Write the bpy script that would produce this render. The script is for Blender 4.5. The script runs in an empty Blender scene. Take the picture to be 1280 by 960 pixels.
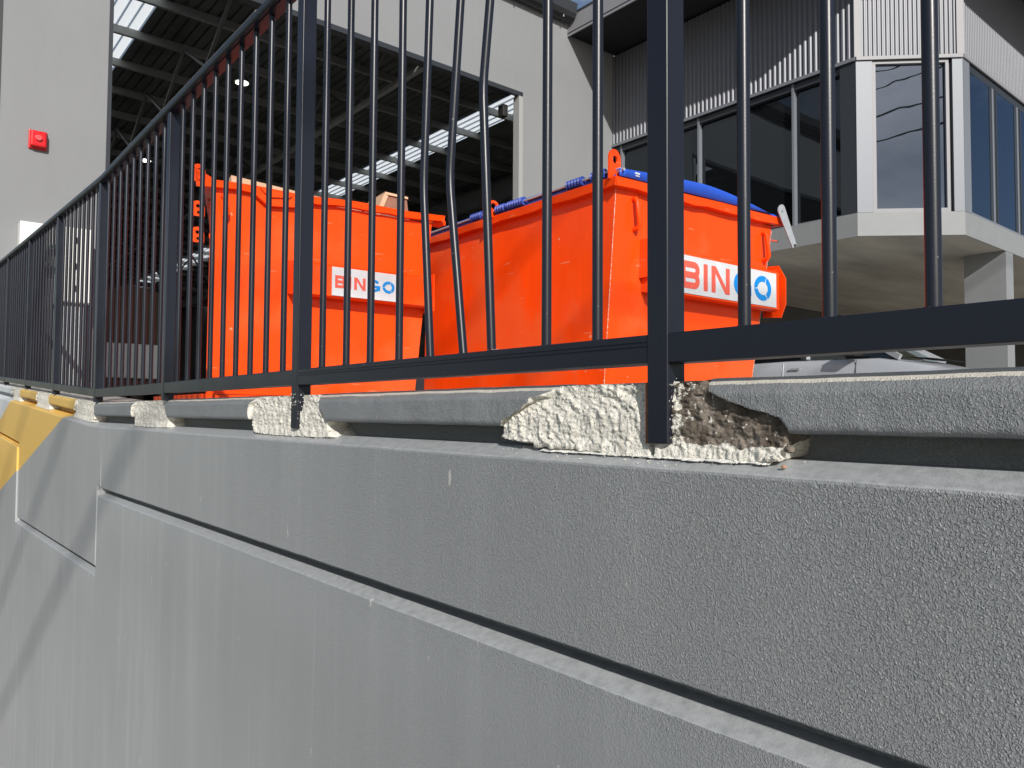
import bpy, bmesh, math, random
from mathutils import Vector, Matrix, noise
R = math.radians
random.seed(7)
scene = bpy.context.scene
col = scene.collection

# ------------------------------------------------------------------ camera
# world axes: +Y runs along the fence away from the camera, +X from the wall into the yard, eye level is z = 0
cam_d = bpy.data.cameras.new("camera")
cam = bpy.data.objects.new("camera", cam_d); col.objects.link(cam); scene.camera = cam
cam_d.sensor_width = 36.0; cam_d.lens = 952.0 / 1280.0 * 36.0
cam_d.clip_start = 0.02; cam_d.clip_end = 3000
yaw, pitch, roll = R(39.7), R(2.28), R(0.35)
fwd = Vector((math.sin(yaw) * math.cos(pitch), math.cos(yaw) * math.cos(pitch), math.sin(pitch)))
r0 = Vector((math.cos(yaw), -math.sin(yaw), 0)); u0 = r0.cross(fwd)
rr = r0 * math.cos(roll) + u0 * math.sin(roll); uu = rr.cross(fwd)
cam.matrix_world = Matrix(((rr.x, uu.x, -fwd.x, 0), (rr.y, uu.y, -fwd.y, 0), (rr.z, uu.z, -fwd.z, 0), (0, 0, 0, 1)))

# ------------------------------------------------------------------ light
SUN = Vector((0.80, 1.65, -1.0)).normalized()          # direction the light travels
sd = bpy.data.lights.new("sun", 'SUN'); sd.energy = 4.5; sd.angle = R(0.53); sd.color = (1.0, 0.96, 0.905)
sun = bpy.data.objects.new("sun", sd); col.objects.link(sun)
sun.rotation_euler = SUN.to_track_quat('-Z', 'Y').to_euler()
elev = math.asin(-SUN.z); azim = math.atan2(-SUN.x, -SUN.y)   # azimuth of the sun from +Y towards +X
w = bpy.data.worlds.new("World"); scene.world = w; w.use_nodes = True
nt = w.node_tree; nt.nodes.clear()
out = nt.nodes.new('ShaderNodeOutputWorld'); bg = nt.nodes.new('ShaderNodeBackground')
sky = nt.nodes.new('ShaderNodeTexSky'); sky.sky_type = 'NISHITA'; sky.sun_disc = False
sky.sun_elevation = elev; sky.sun_rotation = azim % (2 * math.pi)
sky.air_density = 1.0; sky.dust_density = 1.0; sky.ozone_density = 1.2
tc = nt.nodes.new('ShaderNodeTexCoord'); mp = nt.nodes.new('ShaderNodeMapping'); mp.inputs['Scale'].default_value = (1, 1, 2.2); mp.inputs['Location'].default_value = (.15, .55, .1)
n1 = nt.nodes.new('ShaderNodeTexNoise'); n1.inputs['Scale'].default_value = 2.6; n1.inputs['Detail'].default_value = 9; n1.inputs['Roughness'].default_value = 0.58
cr = nt.nodes.new('ShaderNodeValToRGB'); cr.color_ramp.elements[0].position = 0.48; cr.color_ramp.elements[1].position = 0.70
cr.color_ramp.elements[1].color = (0.85, 0.85, 0.85, 1)
mx = nt.nodes.new('ShaderNodeMixRGB'); mx.inputs['Color2'].default_value = (7.5, 7.7, 8.2, 1)
L = nt.links.new
L(tc.outputs['Generated'], mp.inputs['Vector']); L(mp.outputs['Vector'], n1.inputs['Vector']); L(n1.outputs['Fac'], cr.inputs['Fac'])
L(cr.outputs['Color'], mx.inputs['Fac']); L(sky.outputs['Color'], mx.inputs['Color1']); L(mx.outputs['Color'], bg.inputs['Color'])
bg.inputs['Strength'].default_value = 0.085
L(bg.outputs['Background'], out.inputs['Surface'])
scene.view_settings.view_transform = 'Standard'; scene.view_settings.look = 'None'
scene.view_settings.exposure = 0.0; scene.view_settings.gamma = 1.0
scene.render.engine = 'CYCLES'
scene.render.resolution_x = 1024; scene.render.resolution_y = 768

# ------------------------------------------------------------------ helpers: materials
def srgb(r, g, b):
    f = lambda c: (c / 255 / 12.92) if c / 255 <= 0.04045 else ((c / 255 + 0.055) / 1.055) ** 2.4
    return (f(r), f(g), f(b))

def mat(name, color, rough=0.5, metal=0.0, spec=0.5, var=0.0, vscale=4.0, bumps=(), streak=0.0, stretch=(1, 1, 1),
        spots=None, coat=0.0, rvar=0.0, dark=None):
    """Principled paint/concrete with noise colour variation, layered bumps (scale, distance, strength, kind), spots (scale, threshold, colour)"""
    m = bpy.data.materials.new(name); m.use_nodes = True
    t = m.node_tree; N = t.nodes; b = N['Principled BSDF']; K = t.links.new
    b.inputs['Roughness'].default_value = rough; b.inputs['Metallic'].default_value = metal
    b.inputs['Specular IOR Level'].default_value = spec; b.inputs['Coat Weight'].default_value = coat
    b.inputs['Base Color'].default_value = (*color, 1)
    co = N.new('ShaderNodeTexCoord'); base = None
    if var or streak or spots or dark:
        rgb = N.new('ShaderNodeRGB'); rgb.outputs[0].default_value = (*color, 1); base = rgb.outputs[0]
    def mapped(sc):
        p = N.new('ShaderNodeMapping'); p.inputs['Scale'].default_value = sc; K(co.outputs['Object'], p.inputs['Vector']); return p.outputs[0]
    def nz(scale, sc=(1, 1, 1), detail=5, rough_=0.6):
        n = N.new('ShaderNodeTexNoise'); n.inputs['Scale'].default_value = scale; n.inputs['Detail'].default_value = detail
        n.inputs['Roughness'].default_value = rough_; K(mapped(sc), n.inputs['Vector']); return n.outputs['Fac']
    def mul(base, fac, amt):
        mr = N.new('ShaderNodeMapRange'); mr.inputs['From Min'].default_value = 0.3; mr.inputs['From Max'].default_value = 0.7
        mr.inputs['To Min'].default_value = 1 - amt; mr.inputs['To Max'].default_value = 1 + amt; K(fac, mr.inputs['Value'])
        v = N.new('ShaderNodeVectorMath'); v.operation = 'SCALE'; K(base, v.inputs[0]); K(mr.outputs[0], v.inputs['Scale']); return v.outputs[0]
    if var: base = mul(base, nz(vscale, stretch), var)
    if streak: base = mul(base, nz(9.0, (1, 1.6, 0.12), 6, 0.7), streak); base = mul(base, nz(40.0, (1, 1, 0.06), 3, 0.7), streak * 0.5)
    if dark:  # patches of a second colour, grime or painted sheen (scale, threshold, colour)
        r = N.new('ShaderNodeValToRGB'); r.color_ramp.elements[0].position = dark[1]; r.color_ramp.elements[1].position = dark[1] + 0.12
        K(nz(dark[0], (1, 1, 1), 6), r.inputs['Fac']); q = N.new('ShaderNodeMixRGB'); K(r.outputs[0], q.inputs['Fac']); K(base, q.inputs['Color1'])
        q.inputs['Color2'].default_value = (*dark[2], 1); base = q.outputs[0]
    if spots:
        r = N.new('ShaderNodeValToRGB'); r.color_ramp.elements[0].position = spots[1]; r.color_ramp.elements[1].position = spots[1] + 0.02
        K(nz(spots[0], (1, 1, 1), 1), r.inputs['Fac']); q = N.new('ShaderNodeMixRGB'); K(r.outputs[0], q.inputs['Fac']); K(base, q.inputs['Color1'])
        q.inputs['Color2'].default_value = (*spots[2], 1); base = q.outputs[0]
    if base is not None: K(base, b.inputs['Base Color'])
    if rvar:
        mr = N.new('ShaderNodeMapRange'); mr.inputs['To Min'].default_value = rough - rvar; mr.inputs['To Max'].default_value = rough + rvar
        K(nz(6.0), mr.inputs['Value']); K(mr.outputs[0], b.inputs['Roughness'])
    prev = None
    for (sc, dist, st, kind) in bumps:
        bp = N.new('ShaderNodeBump'); bp.inputs['Distance'].default_value = dist; bp.inputs['Strength'].default_value = st
        if kind == 'noise': h = nz(sc, (1, 1, 1), 4, 0.5)
        elif kind == 'peel':
            v = N.new('ShaderNodeTexNoise'); v.inputs['Scale'].default_value = sc; v.inputs['Detail'].default_value = 1.6; v.inputs['Distortion'].default_value = 1.1
            K(mapped((1, 1, 1)), v.inputs['Vector']); r = N.new('ShaderNodeValToRGB'); r.color_ramp.interpolation = 'EASE'
            r.color_ramp.elements[0].position = 0.42; r.color_ramp.elements[1].position = 0.66; K(v.outputs['Fac'], r.inputs['Fac']); h = r.outputs[0]
        elif kind == 'wave': h = nz(sc, (1, 1, 1), 1, 0.4)
        K(h, bp.inputs['Height'])
        if prev is not None: K(prev, bp.inputs['Normal'])
        prev = bp.outputs[0]
    if prev is not None: K(prev, b.inputs['Normal'])
    return m

def emis(name, color, strength):
    m = bpy.data.materials.new(name); m.use_nodes = True; b = m.node_tree.nodes['Principled BSDF']
    b.inputs['Base Color'].default_value = (*color, 1); b.inputs['Emission Color'].default_value = (*color, 1); b.inputs['Emission Strength'].default_value = strength
    return m

def glass(name, refl, tint):
    m = bpy.data.materials.new(name); m.use_nodes = True; t = m.node_tree; t.nodes.clear(); K = t.links.new
    o = t.nodes.new('ShaderNodeOutputMaterial'); d = t.nodes.new('ShaderNodeBsdfDiffuse'); d.inputs['Color'].default_value = (0.006, 0.007, 0.008, 1)
    g = t.nodes.new('ShaderNodeBsdfGlossy'); g.inputs['Color'].default_value = (*tint, 1); g.inputs['Roughness'].default_value = 0.012
    lw = t.nodes.new('ShaderNodeFresnel'); lw.inputs['IOR'].default_value = 1.45
    a = t.nodes.new('ShaderNodeMath'); a.operation = 'ADD'; a.inputs[1].default_value = refl; a.use_clamp = True
    x = t.nodes.new('ShaderNodeMixShader'); n = t.nodes.new('ShaderNodeTexNoise'); n.inputs['Scale'].default_value = 1.3
    bp = t.nodes.new('ShaderNodeBump'); bp.inputs['Distance'].default_value = 0.004; bp.inputs['Strength'].default_value = 0.5
    c = t.nodes.new('ShaderNodeTexCoord'); K(c.outputs['Object'], n.inputs['Vector']); K(n.outputs['Fac'], bp.inputs['Height']); K(bp.outputs[0], g.inputs['Normal'])
    K(lw.outputs[0], a.inputs[0]); K(a.outputs[0], x.inputs[0]); K(d.outputs[0], x.inputs[1]); K(g.outputs[0], x.inputs[2]); K(x.outputs[0], o.inputs[0])
    return m

def translucent(name, color):
    m = bpy.data.materials.new(name); m.use_nodes = True; t = m.node_tree; t.nodes.clear(); K = t.links.new
    o = t.nodes.new('ShaderNodeOutputMaterial'); d = t.nodes.new('ShaderNodeBsdfDiffuse'); d.inputs['Color'].default_value = (*color, 1)
    g = t.nodes.new('ShaderNodeBsdfTranslucent'); g.inputs['Color'].default_value = (*color, 1)
    x = t.nodes.new('ShaderNodeMixShader'); x.inputs[0].default_value = 0.9
    K(d.outputs[0], x.inputs[1]); K(g.outputs[0], x.inputs[2]); K(x.outputs[0], o.inputs[0]); return m

M = {}
GREY = (0.226, 0.237, 0.244)
M['coping'] = mat('grey_textured_paint', GREY, 0.42, var=0.08, vscale=9, bumps=((30, .003, .4, 'noise'), (300, .0012, .75, 'peel')), spots=(60, .80, (.4, .4, .38)), dark=(26, .70, (.14, .135, .125)))
M['facade'] = mat('pale_grey_render', (0.238, 0.245, 0.252), 0.75, var=0.04, vscale=.8, streak=0.02, bumps=((60, .003, .25, 'noise'),))
M['fence'] = mat('charcoal_powder_coat', (0.010, 0.012, 0.020), 0.34, spec=0.45, bumps=((350, .0002, .35, 'noise'),), rvar=.08, spots=(95, .80, (.22, .22, .22)))
M['orange'] = mat('orange_bin_paint', (0.90, 0.072, 0.004), 0.32, spec=0.22, coat=.05, var=0.06, vscale=2.5, bumps=((2.2, .03, .45, 'wave'), (9, .004, .25, 'noise'), (70, .0006, .3, 'noise')), rvar=.1, streak=.035, spots=(17, .775, (.66, .30, .17)), dark=(1.1, .50, (.84, .105, .022)))  # pinker patches paint the sky's reflection into the colour
def scuffs(m, color, scale, sc, thr, amt):
    t = m.node_tree; N = t.nodes; K = t.links.new; b = N['Principled BSDF']; src = b.inputs['Base Color'].links[0].from_socket
    co = N.new('ShaderNodeTexCoord'); p = N.new('ShaderNodeMapping'); p.inputs['Scale'].default_value = sc; p.inputs['Rotation'].default_value = (.25, .1, .1); K(co.outputs['Object'], p.inputs['Vector'])
    n = N.new('ShaderNodeTexNoise'); n.inputs['Scale'].default_value = scale; n.inputs['Detail'].default_value = 2; K(p.outputs[0], n.inputs['Vector'])
    g = N.new('ShaderNodeMapRange'); g.inputs['From Min'].default_value = thr; g.inputs['From Max'].default_value = thr + .02; g.inputs['To Max'].default_value = amt; K(n.outputs['Fac'], g.inputs['Value'])
    x = N.new('ShaderNodeMixRGB'); K(g.outputs[0], x.inputs['Fac']); K(src, x.inputs['Color1']); x.inputs['Color2'].default_value = (*color, 1); K(x.outputs[0], b.inputs['Base Color'])
scuffs(M['orange'], (.70, .24, .12), 5, (.8, .8, 9), .70, .55)
scuffs(M['orange'], (.30, .035, .012), 7, (1, 1, .22), .735, .5)
M['weld'] = mat('chipped_weld_bead', (0.75, 0.22, 0.12), 0.5, bumps=((300, .003, 1, 'noise'),), spots=(120, .52, (.75, .6, .5)))
M['blue'] = mat('blue_plastic_lid', (0.022, 0.10, 0.62), 0.38, bumps=((3, .02, .3, 'wave'), (90, .0008, .3, 'noise')), var=.08, vscale=5)
M['bluegrip'] = mat('blue_ribbed_plastic', (0.035, 0.07, 0.36), 0.45, var=.25, vscale=40)
M['galv'] = mat('galvanised_steel', (0.46, 0.48, 0.50), 0.42, metal=0.3, var=.15, vscale=30)
M['signwhite'] = mat('white_sign_plate', (0.62, 0.64, 0.66), 0.35, var=.07, vscale=6, streak=.03)
M['signred'] = mat('faded_red_print', (0.76, 0.115, 0.075), 0.45, var=.10, vscale=14)
M['signblue'] = mat('blue_print', (0.0, 0.24, 0.68), 0.45)
M['frame'] = mat('grey_window_frame', (0.185, 0.20, 0.225), 0.48, metal=0.1, bumps=((120, .0004, .2, 'noise'),))
M['darkframe'] = mat('dark_window_frame', (0.03, 0.034, 0.04), 0.4)
M['band'] = mat('grey_metal_panel', (0.235, 0.245, 0.25), 0.55, var=.05, vscale=3, bumps=((50, .001, .2, 'noise'),))
M['corr'] = mat('grey_corrugated_steel', (0.135, 0.14, 0.16), 0.45, metal=0.15, var=.04, vscale=2)
M['eave'] = mat('grey_painted_fascia', (0.25, 0.25, 0.265), 0.5, var=.04, vscale=2)
M['soffit'] = mat('dark_soffit_sheet', (0.014, 0.014, 0.015), 0.7)
M['slab'] = mat('bare_concrete_soffit', (0.50, 0.47, 0.40), 0.8, var=.24, vscale=1.1, stretch=(.45, 1.6, 1), bumps=((14, .004, .3, 'noise'),), spots=(7, .74, (.62, .60, .52)))
M['glass'] = glass('reflective_tinted_glass', 0.13, (.62, .76, 1.0))
M['sideglass'] = glass('dark_tinted_glass', 0.03, (.80, .90, 1.0))
M['roofsheet'] = mat('unpainted_roof_sheet', (0.11, 0.12, 0.112), 0.5, metal=0.2, var=.3, vscale=1.4, bumps=((25, .01, .4, 'noise'),))
M['steel'] = mat('galvanised_purlin', (0.34, 0.35, 0.335), 0.5, metal=0.2, var=.12, vscale=3)
M['darksteel'] = mat('grey_painted_rafter', (0.12, 0.125, 0.12), 0.5)
M['skylight'] = translucent('fibreglass_skylight', (0.94, 0.97, 0.96))
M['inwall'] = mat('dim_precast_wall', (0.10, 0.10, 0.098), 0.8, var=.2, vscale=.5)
M['yard'] = mat('yard_concrete', (0.30, 0.29, 0.27), 0.85, var=.15, vscale=.6, bumps=((40, .003, .3, 'noise'),))
M['path'] = mat('footpath_concrete', (0.34, 0.33, 0.31), 0.85, var=.12, vscale=.8, bumps=((50, .003, .3, 'noise'),))
M['grass'] = mat('verge_ground', (0.08, 0.10, 0.045), 0.9, var=.3, vscale=3)
M['pvc'] = mat('dark_gutter_paint', (0.035, 0.037, 0.04), 0.45)
M['alarmred'] = mat('red_alarm_plastic', (0.66, 0.012, 0.016), 0.25)
M['whiteplastic'] = mat('cream_white_enamel', (0.80, 0.80, 0.76), 0.35, var=.02, vscale=3)
M['black'] = mat('black_rubber', (0.015, 0.015, 0.015), 0.6)
M['carpaint'] = mat('silver_white_car_paint', (0.42, 0.44, 0.47), 0.28, metal=0.15, coat=0.6)
M['carglass'] = glass('car_glass', 0.05, (.85, .95, .92))
M['timber'] = mat('pine_timber', (0.66, 0.43, 0.27), 0.7, var=.18, vscale=8, stretch=(.3, 1, 1), bumps=((60, .002, .4, 'noise'),))
M['ply'] = mat('brown_stained_board', (0.30, 0.14, 0.09), 0.7, var=.2, vscale=6)
M['green'] = mat('grey_green_hose', (0.17, 0.28, 0.20), 0.5)
M['brown'] = mat('brown_steel_hopper', (0.10, 0.05, 0.03), 0.6, var=.3, vscale=2)
M['flake'] = mat('white_paint_edge', (0.72, 0.71, 0.67), 0.7, bumps=((200, .001, .4, 'noise'),))
M['pebble'] = mat('tan_pebble', (0.42, 0.24, 0.15), 0.7, var=.2, vscale=200)
M['rust'] = mat('rust_line', (0.20, 0.075, 0.028), 0.85, var=.5, vscale=120)

def wall_paint():
    """grey textured wall paint, hazard stripes of yellow and white slanting across the far end, dusty run marks, backscattered light painted paler towards the far end"""
    m = mat('grey_wall_paint', GREY, 0.40, var=0.03, vscale=2.0, streak=0.018,
            bumps=((5, .002, .15, 'noise'), (300, .0020, .62, 'peel')), spots=(38, .815, (.36, .37, .37)))
    t = m.node_tree; N = t.nodes; K = t.links.new; b = N['Principled BSDF']
    src = b.inputs['Base Color'].links[0].from_socket
    co = N.new('ShaderNodeTexCoord'); s = N.new('ShaderNodeSeparateXYZ'); K(co.outputs['Object'], s.inputs[0])
    # chalky dusty run marks below the ledges, a settled film on the up-facing chamfers, backscattered light painted in towards the far end
    def node(op, a, b_=None, c_=None):
        n_ = N.new('ShaderNodeMath'); n_.operation = op
        for i_, v_ in enumerate((a, b_, c_)):
            if v_ is None: continue
            if isinstance(v_, (int, float)): n_.inputs[i_].default_value = v_
            else: K(v_, n_.inputs[i_])
        return n_.outputs[0]
    def rng(v_, a, b_, c_=0, d=1):
        m_ = N.new('ShaderNodeMapRange'); K(v_, m_.inputs['Value'])
        for k_, q in zip(('From Min', 'From Max', 'To Min', 'To Max'), (a, b_, c_, d)): m_.inputs[k_].default_value = q
        return m_.outputs[0]
    def tex(scale, sc, det=4):
        p_ = N.new('ShaderNodeMapping'); p_.inputs['Scale'].default_value = sc; K(co.outputs['Object'], p_.inputs['Vector'])
        n_ = N.new('ShaderNodeTexNoise'); n_.inputs['Scale'].default_value = scale; n_.inputs['Detail'].default_value = det; n_.inputs['Roughness'].default_value = .65; K(p_.outputs[0], n_.inputs['Vector']); return n_.outputs['Fac']
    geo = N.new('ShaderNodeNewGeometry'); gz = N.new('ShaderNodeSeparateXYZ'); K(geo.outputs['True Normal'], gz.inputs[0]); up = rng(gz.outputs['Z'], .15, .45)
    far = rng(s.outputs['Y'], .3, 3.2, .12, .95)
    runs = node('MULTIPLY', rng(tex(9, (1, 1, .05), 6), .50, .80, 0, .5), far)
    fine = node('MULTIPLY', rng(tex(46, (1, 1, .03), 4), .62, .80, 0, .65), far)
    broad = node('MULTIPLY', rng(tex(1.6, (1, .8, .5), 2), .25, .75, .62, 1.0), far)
    dust_backscatter = node('ADD', node('ADD', runs, fine), broad); dust_backscatter = node('MAXIMUM', node('MULTIPLY', dust_backscatter, .62), node('MULTIPLY', up, rng(tex(60, (1, 1, 1), 5), .35, .6, .25, .55)))
    dm = N.new('ShaderNodeMixRGB'); K(dust_backscatter, dm.inputs['Fac']); K(src, dm.inputs['Color1']); dm.inputs['Color2'].default_value = (.50, .515, .52, 1)
    nick = N.new('ShaderNodeMixRGB'); K(rng(tex(42, (1, 1, .28), 1), .775, .80, 0, .8), nick.inputs['Fac']); K(dm.outputs[0], nick.inputs['Color1']); nick.inputs['Color2'].default_value = (.58, .57, .53, 1)
    stain = N.new('ShaderNodeMixRGB'); K(rng(tex(3.2, (1, 1, .22), 5), .60, .78, 0, .35), stain.inputs['Fac']); K(nick.outputs[0], stain.inputs['Color1']); stain.inputs['Color2'].default_value = (.12, .125, .125, 1); src = stain.outputs[0]
    def lin(a, kz, c):  # y*a + z*kz + c
        p = N.new('ShaderNodeMath'); p.operation = 'MULTIPLY'; p.inputs[1].default_value = a; K(s.outputs['Y'], p.inputs[0])
        q = N.new('ShaderNodeMath'); q.operation = 'MULTIPLY_ADD'; q.inputs[1].default_value = kz; K(s.outputs['Z'], q.inputs[0]); K(p.outputs[0], q.inputs[2])
        g = N.new('ShaderNodeMath'); g.operation = 'GREATER_THAN'; g.inputs[1].default_value = c; K(q.outputs[0], g.inputs[0]); return g.outputs[0]
    y1 = lin(1.0, 4.26, 4.6 + .06 * 4.26)
    y2 = lin(1.0, 4.0, 7.0 + .16 * 4.0)
    a = N.new('ShaderNodeMixRGB'); K(y1, a.inputs['Fac']); K(src, a.inputs['Color1']); a.inputs['Color2'].default_value = (0.78, 0.50, 0.115, 1)
    c = N.new('ShaderNodeMixRGB'); K(y2, c.inputs['Fac']); K(a.outputs[0], c.inputs['Color1']); c.inputs['Color2'].default_value = (0.66, 0.68, 0.70, 1)
    K(c.outputs[0], b.inputs['Base Color'])
    # texture is coarse near the corner by the camera and trowelled smoother further along
    mr = N.new('ShaderNodeMapRange'); mr.inputs['From Min'].default_value = .35; mr.inputs['From Max'].default_value = 3.2
    mr.inputs['To Min'].default_value = .80; mr.inputs['To Max'].default_value = .16; K(s.outputs['Y'], mr.inputs['Value'])
    low = rng(s.outputs['Z'], -.46, -.36, .55, 1)
    bumps_ = [n for n in N if n.type == 'BUMP']; K(node('MULTIPLY', node('MULTIPLY', mr.outputs[0], rng(up, 0, 1, 1, .22)), low), bumps_[-1].inputs['Strength'])
    return m
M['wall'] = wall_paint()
for key in ('coping',):
    m = M[key]; t = m.node_tree; N = t.nodes; K = t.links.new; b = N['Principled BSDF']; src = b.inputs['Base Color'].links[0].from_socket
    co = N.new('ShaderNodeTexCoord'); s = N.new('ShaderNodeSeparateXYZ'); K(co.outputs['Object'], s.inputs[0])
    prev = src
    for kz, c0, colr in ((4.26, 4.6 + .06 * 4.26, (0.78, 0.50, 0.115, 1)), (4.0, 7.64, (0.66, 0.68, 0.70, 1))):
        q = N.new('ShaderNodeMath'); q.operation = 'MULTIPLY_ADD'; q.inputs[1].default_value = kz; K(s.outputs['Z'], q.inputs[0]); K(s.outputs['Y'], q.inputs[2])
        g = N.new('ShaderNodeMath'); g.operation = 'GREATER_THAN'; g.inputs[1].default_value = c0; K(q.outputs[0], g.inputs[0])
        a = N.new('ShaderNodeMixRGB'); K(g.outputs[0], a.inputs['Fac']); K(prev, a.inputs['Color1']); a.inputs['Color2'].default_value = colr; prev = a.outputs[0]
    xx = N.new('ShaderNodeMath'); xx.operation = 'GREATER_THAN'; xx.inputs[1].default_value = .8470; K(s.outputs['X'], xx.inputs[0])
    g0 = N.new('ShaderNodeNewGeometry'); g1 = N.new('ShaderNodeSeparateXYZ'); K(g0.outputs['True Normal'], g1.inputs[0]); g2 = N.new('ShaderNodeMath'); g2.operation = 'GREATER_THAN'; g2.inputs[1].default_value = .4; K(g1.outputs['Z'], g2.inputs[0])
    g3 = N.new('ShaderNodeMath'); g3.operation = 'MULTIPLY'; K(xx.outputs[0], g3.inputs[0]); K(g2.outputs[0], g3.inputs[1]); xx = g3
    a = N.new('ShaderNodeMixRGB'); K(xx.outputs[0], a.inputs['Fac']); K(prev, a.inputs['Color1']); a.inputs['Color2'].default_value = (.62, .59, .52, 1)  # bare pale top, carried onto the front corner as a painted highlight
    K(a.outputs[0], b.inputs['Base Color'])
    geo = N.new('ShaderNodeNewGeometry'); gz = N.new('ShaderNodeSeparateXYZ'); K(geo.outputs['True Normal'], gz.inputs[0])
    mr = N.new('ShaderNodeMapRange'); mr.inputs['From Min'].default_value = .75; mr.inputs['From Max'].default_value = .95; mr.inputs['To Min'].default_value = .75; mr.inputs['To Max'].default_value = .0; K(gz.outputs['Z'], mr.inputs['Value'])
    for q in [n for n in N if n.type == 'BUMP']: K(mr.outputs[0], q.inputs['Strength'])

def broken_concrete():
    """cream broken concrete; the vertex attribute 'soil' turns parts of it to dark earthy mortar"""
    m = mat('broken_cream_concrete', (0.71, 0.685, 0.61), 0.9, var=0.20, vscale=60, bumps=((150, .0028, .8, 'noise'), (480, .0014, .9, 'noise')),
            spots=(330, .655, (.20, .18, .155)), dark=(40, .60, (.48, .43, .35)))
    t = m.node_tree; N = t.nodes; K = t.links.new; b = N['Principled BSDF']; src = b.inputs['Base Color'].links[0].from_socket
    at = N.new('ShaderNodeAttribute'); at.attribute_name = 'soil'
    n = N.new('ShaderNodeTexNoise'); n.inputs['Scale'].default_value = 95; n.inputs['Detail'].default_value = 5; n.inputs['Roughness'].default_value = .65
    co = N.new('ShaderNodeTexCoord'); K(co.outputs['Object'], n.inputs['Vector'])
    s = N.new('ShaderNodeMath'); s.operation = 'MULTIPLY_ADD'; s.inputs[1].default_value = 0.75; K(n.outputs['Fac'], s.inputs[0]); K(at.outputs['Fac'], s.inputs[2])
    r = N.new('ShaderNodeValToRGB'); r.color_ramp.elements[0].position = .86; r.color_ramp.elements[1].position = .90; K(s.outputs[0], r.inputs['Fac'])
    a = N.new('ShaderNodeMixRGB'); K(r.outputs[0], a.inputs['Fac']); K(src, a.inputs['Color1'])
    v = N.new('ShaderNodeValToRGB'); v.color_ramp.elements[0].color = (.075, .056, .040, 1); v.color_ramp.elements[1].color = (.23, .195, .16, 1)
    n2 = N.new('ShaderNodeTexNoise'); n2.inputs['Scale'].default_value = 30; n2.inputs['Detail'].default_value = 6; K(co.outputs['Object'], n2.inputs['Vector']); K(n2.outputs['Fac'], v.inputs['Fac'])
    v.color_ramp.elements[0].position = .35; v.color_ramp.elements[1].position = .65
    K(v.outputs[0], a.inputs['Color2']); K(a.outputs[0], b.inputs['Base Color'])
    return m
M['chip'] = broken_concrete()

# ------------------------------------------------------------------ helpers: meshes
class MB:
    def __init__(s): s.v = []; s.f = []
    def add(s, vs, fs):
        o = len(s.v); s.v += [tuple(p) for p in vs]; s.f += [tuple(i + o for i in f) for f in fs]; return s
    def box(s, x0, x1, y0, y1, z0, z1):
        return s.add([(x0, y0, z0), (x1, y0, z0), (x1, y1, z0), (x0, y1, z0), (x0, y0, z1), (x1, y0, z1), (x1, y1, z1), (x0, y1, z1)],
                     [(3, 2, 1, 0), (4, 5, 6, 7), (0, 1, 5, 4), (1, 2, 6, 5), (2, 3, 7, 6), (3, 0, 4, 7)])
    def prism(s, poly, d):
        """closed outline (list of 3D points) pushed along vector d"""
        n = len(poly); a = [Vector(p) for p in poly]; b_ = [p + Vector(d) for p in a]
        return s.add(a + b_, [tuple(range(n))[::-1], tuple(range(n, 2 * n))] + [(i, (i + 1) % n, n + (i + 1) % n, n + i) for i in range(n)])
    def tube(s, path, r, n=10, cap=True):
        P = [Vector(p) for p in path]; vs = []; fs = []; prev = None
        for i, p in enumerate(P):
            t = (P[min(i + 1, len(P) - 1)] - P[max(i - 1, 0)]).normalized()
            if prev is None:
                a = Vector((0, 0, 1)) if abs(t.z) < .9 else Vector((1, 0, 0)); u = t.cross(a).normalized()
            else: u = (prev - t * prev.dot(t)).normalized()
            prev = u; w_ = t.cross(u); rad = r[i] if isinstance(r, (list, tuple)) else r
            vs += [p + (u * math.cos(k * 2 * math.pi / n) + w_ * math.sin(k * 2 * math.pi / n)) * rad for k in range(n)]
        for i in range(len(P) - 1):
            for k in range(n): fs.append((i * n + k, i * n + (k + 1) % n, (i + 1) * n + (k + 1) % n, (i + 1) * n + k))
        if cap: fs += [tuple(range(n))[::-1], tuple((len(P) - 1) * n + k for k in range(n))]
        return s.add(vs, fs)
    def beam(s, a, b, wx, wz):
        """rectangular bar from a to b"""
        a, b = Vector(a), Vector(b); t = (b - a).normalized(); up = Vector((0, 0, 1)) if abs(t.z) < .95 else Vector((0, 1, 0))
        u = t.cross(up).normalized() * wx / 2; w_ = u.cross(t).normalized() * wz / 2
        return s.prism([a + u + w_, a - u + w_, a - u - w_, a + u - w_], b - a)
    def build(s, name, m, parent=None, bevel=0, seg=2, smooth=None, mw=None):
        me = bpy.data.meshes.new(name); me.from_pydata(s.v, [], s.f); me.validate()
        bm = bmesh.new(); bm.from_mesh(me); bmesh.ops.recalc_face_normals(bm, faces=bm.faces)
        if bevel: bmesh.ops.bevel(bm, geom=[e for e in bm.edges if len(e.link_faces) == 2 and e.calc_face_angle(0) > .5], offset=bevel, segments=seg, affect='EDGES', profile=.5)
        bm.to_mesh(me); bm.free()
        if smooth is None: smooth = bevel > 0
        if smooth:
            for p in me.polygons: p.use_smooth = True
            me.set_sharp_from_angle(angle=R(35))
        me.materials.append(m); o = bpy.data.objects.new(name, me); col.objects.link(o)
        if bevel: wn = o.modifiers.new('weighted', 'WEIGHTED_NORMAL'); wn.keep_sharp = True; wn.weight = 100
        if parent: o.parent = parent
        if mw: o.matrix_world = mw
        return o
def tag(o, label=None, cat=None, group=None, kind=None):
    for k, v in (('label', label), ('category', cat), ('group', group), ('kind', kind)):
        if v: o[k] = v
    return o
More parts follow.
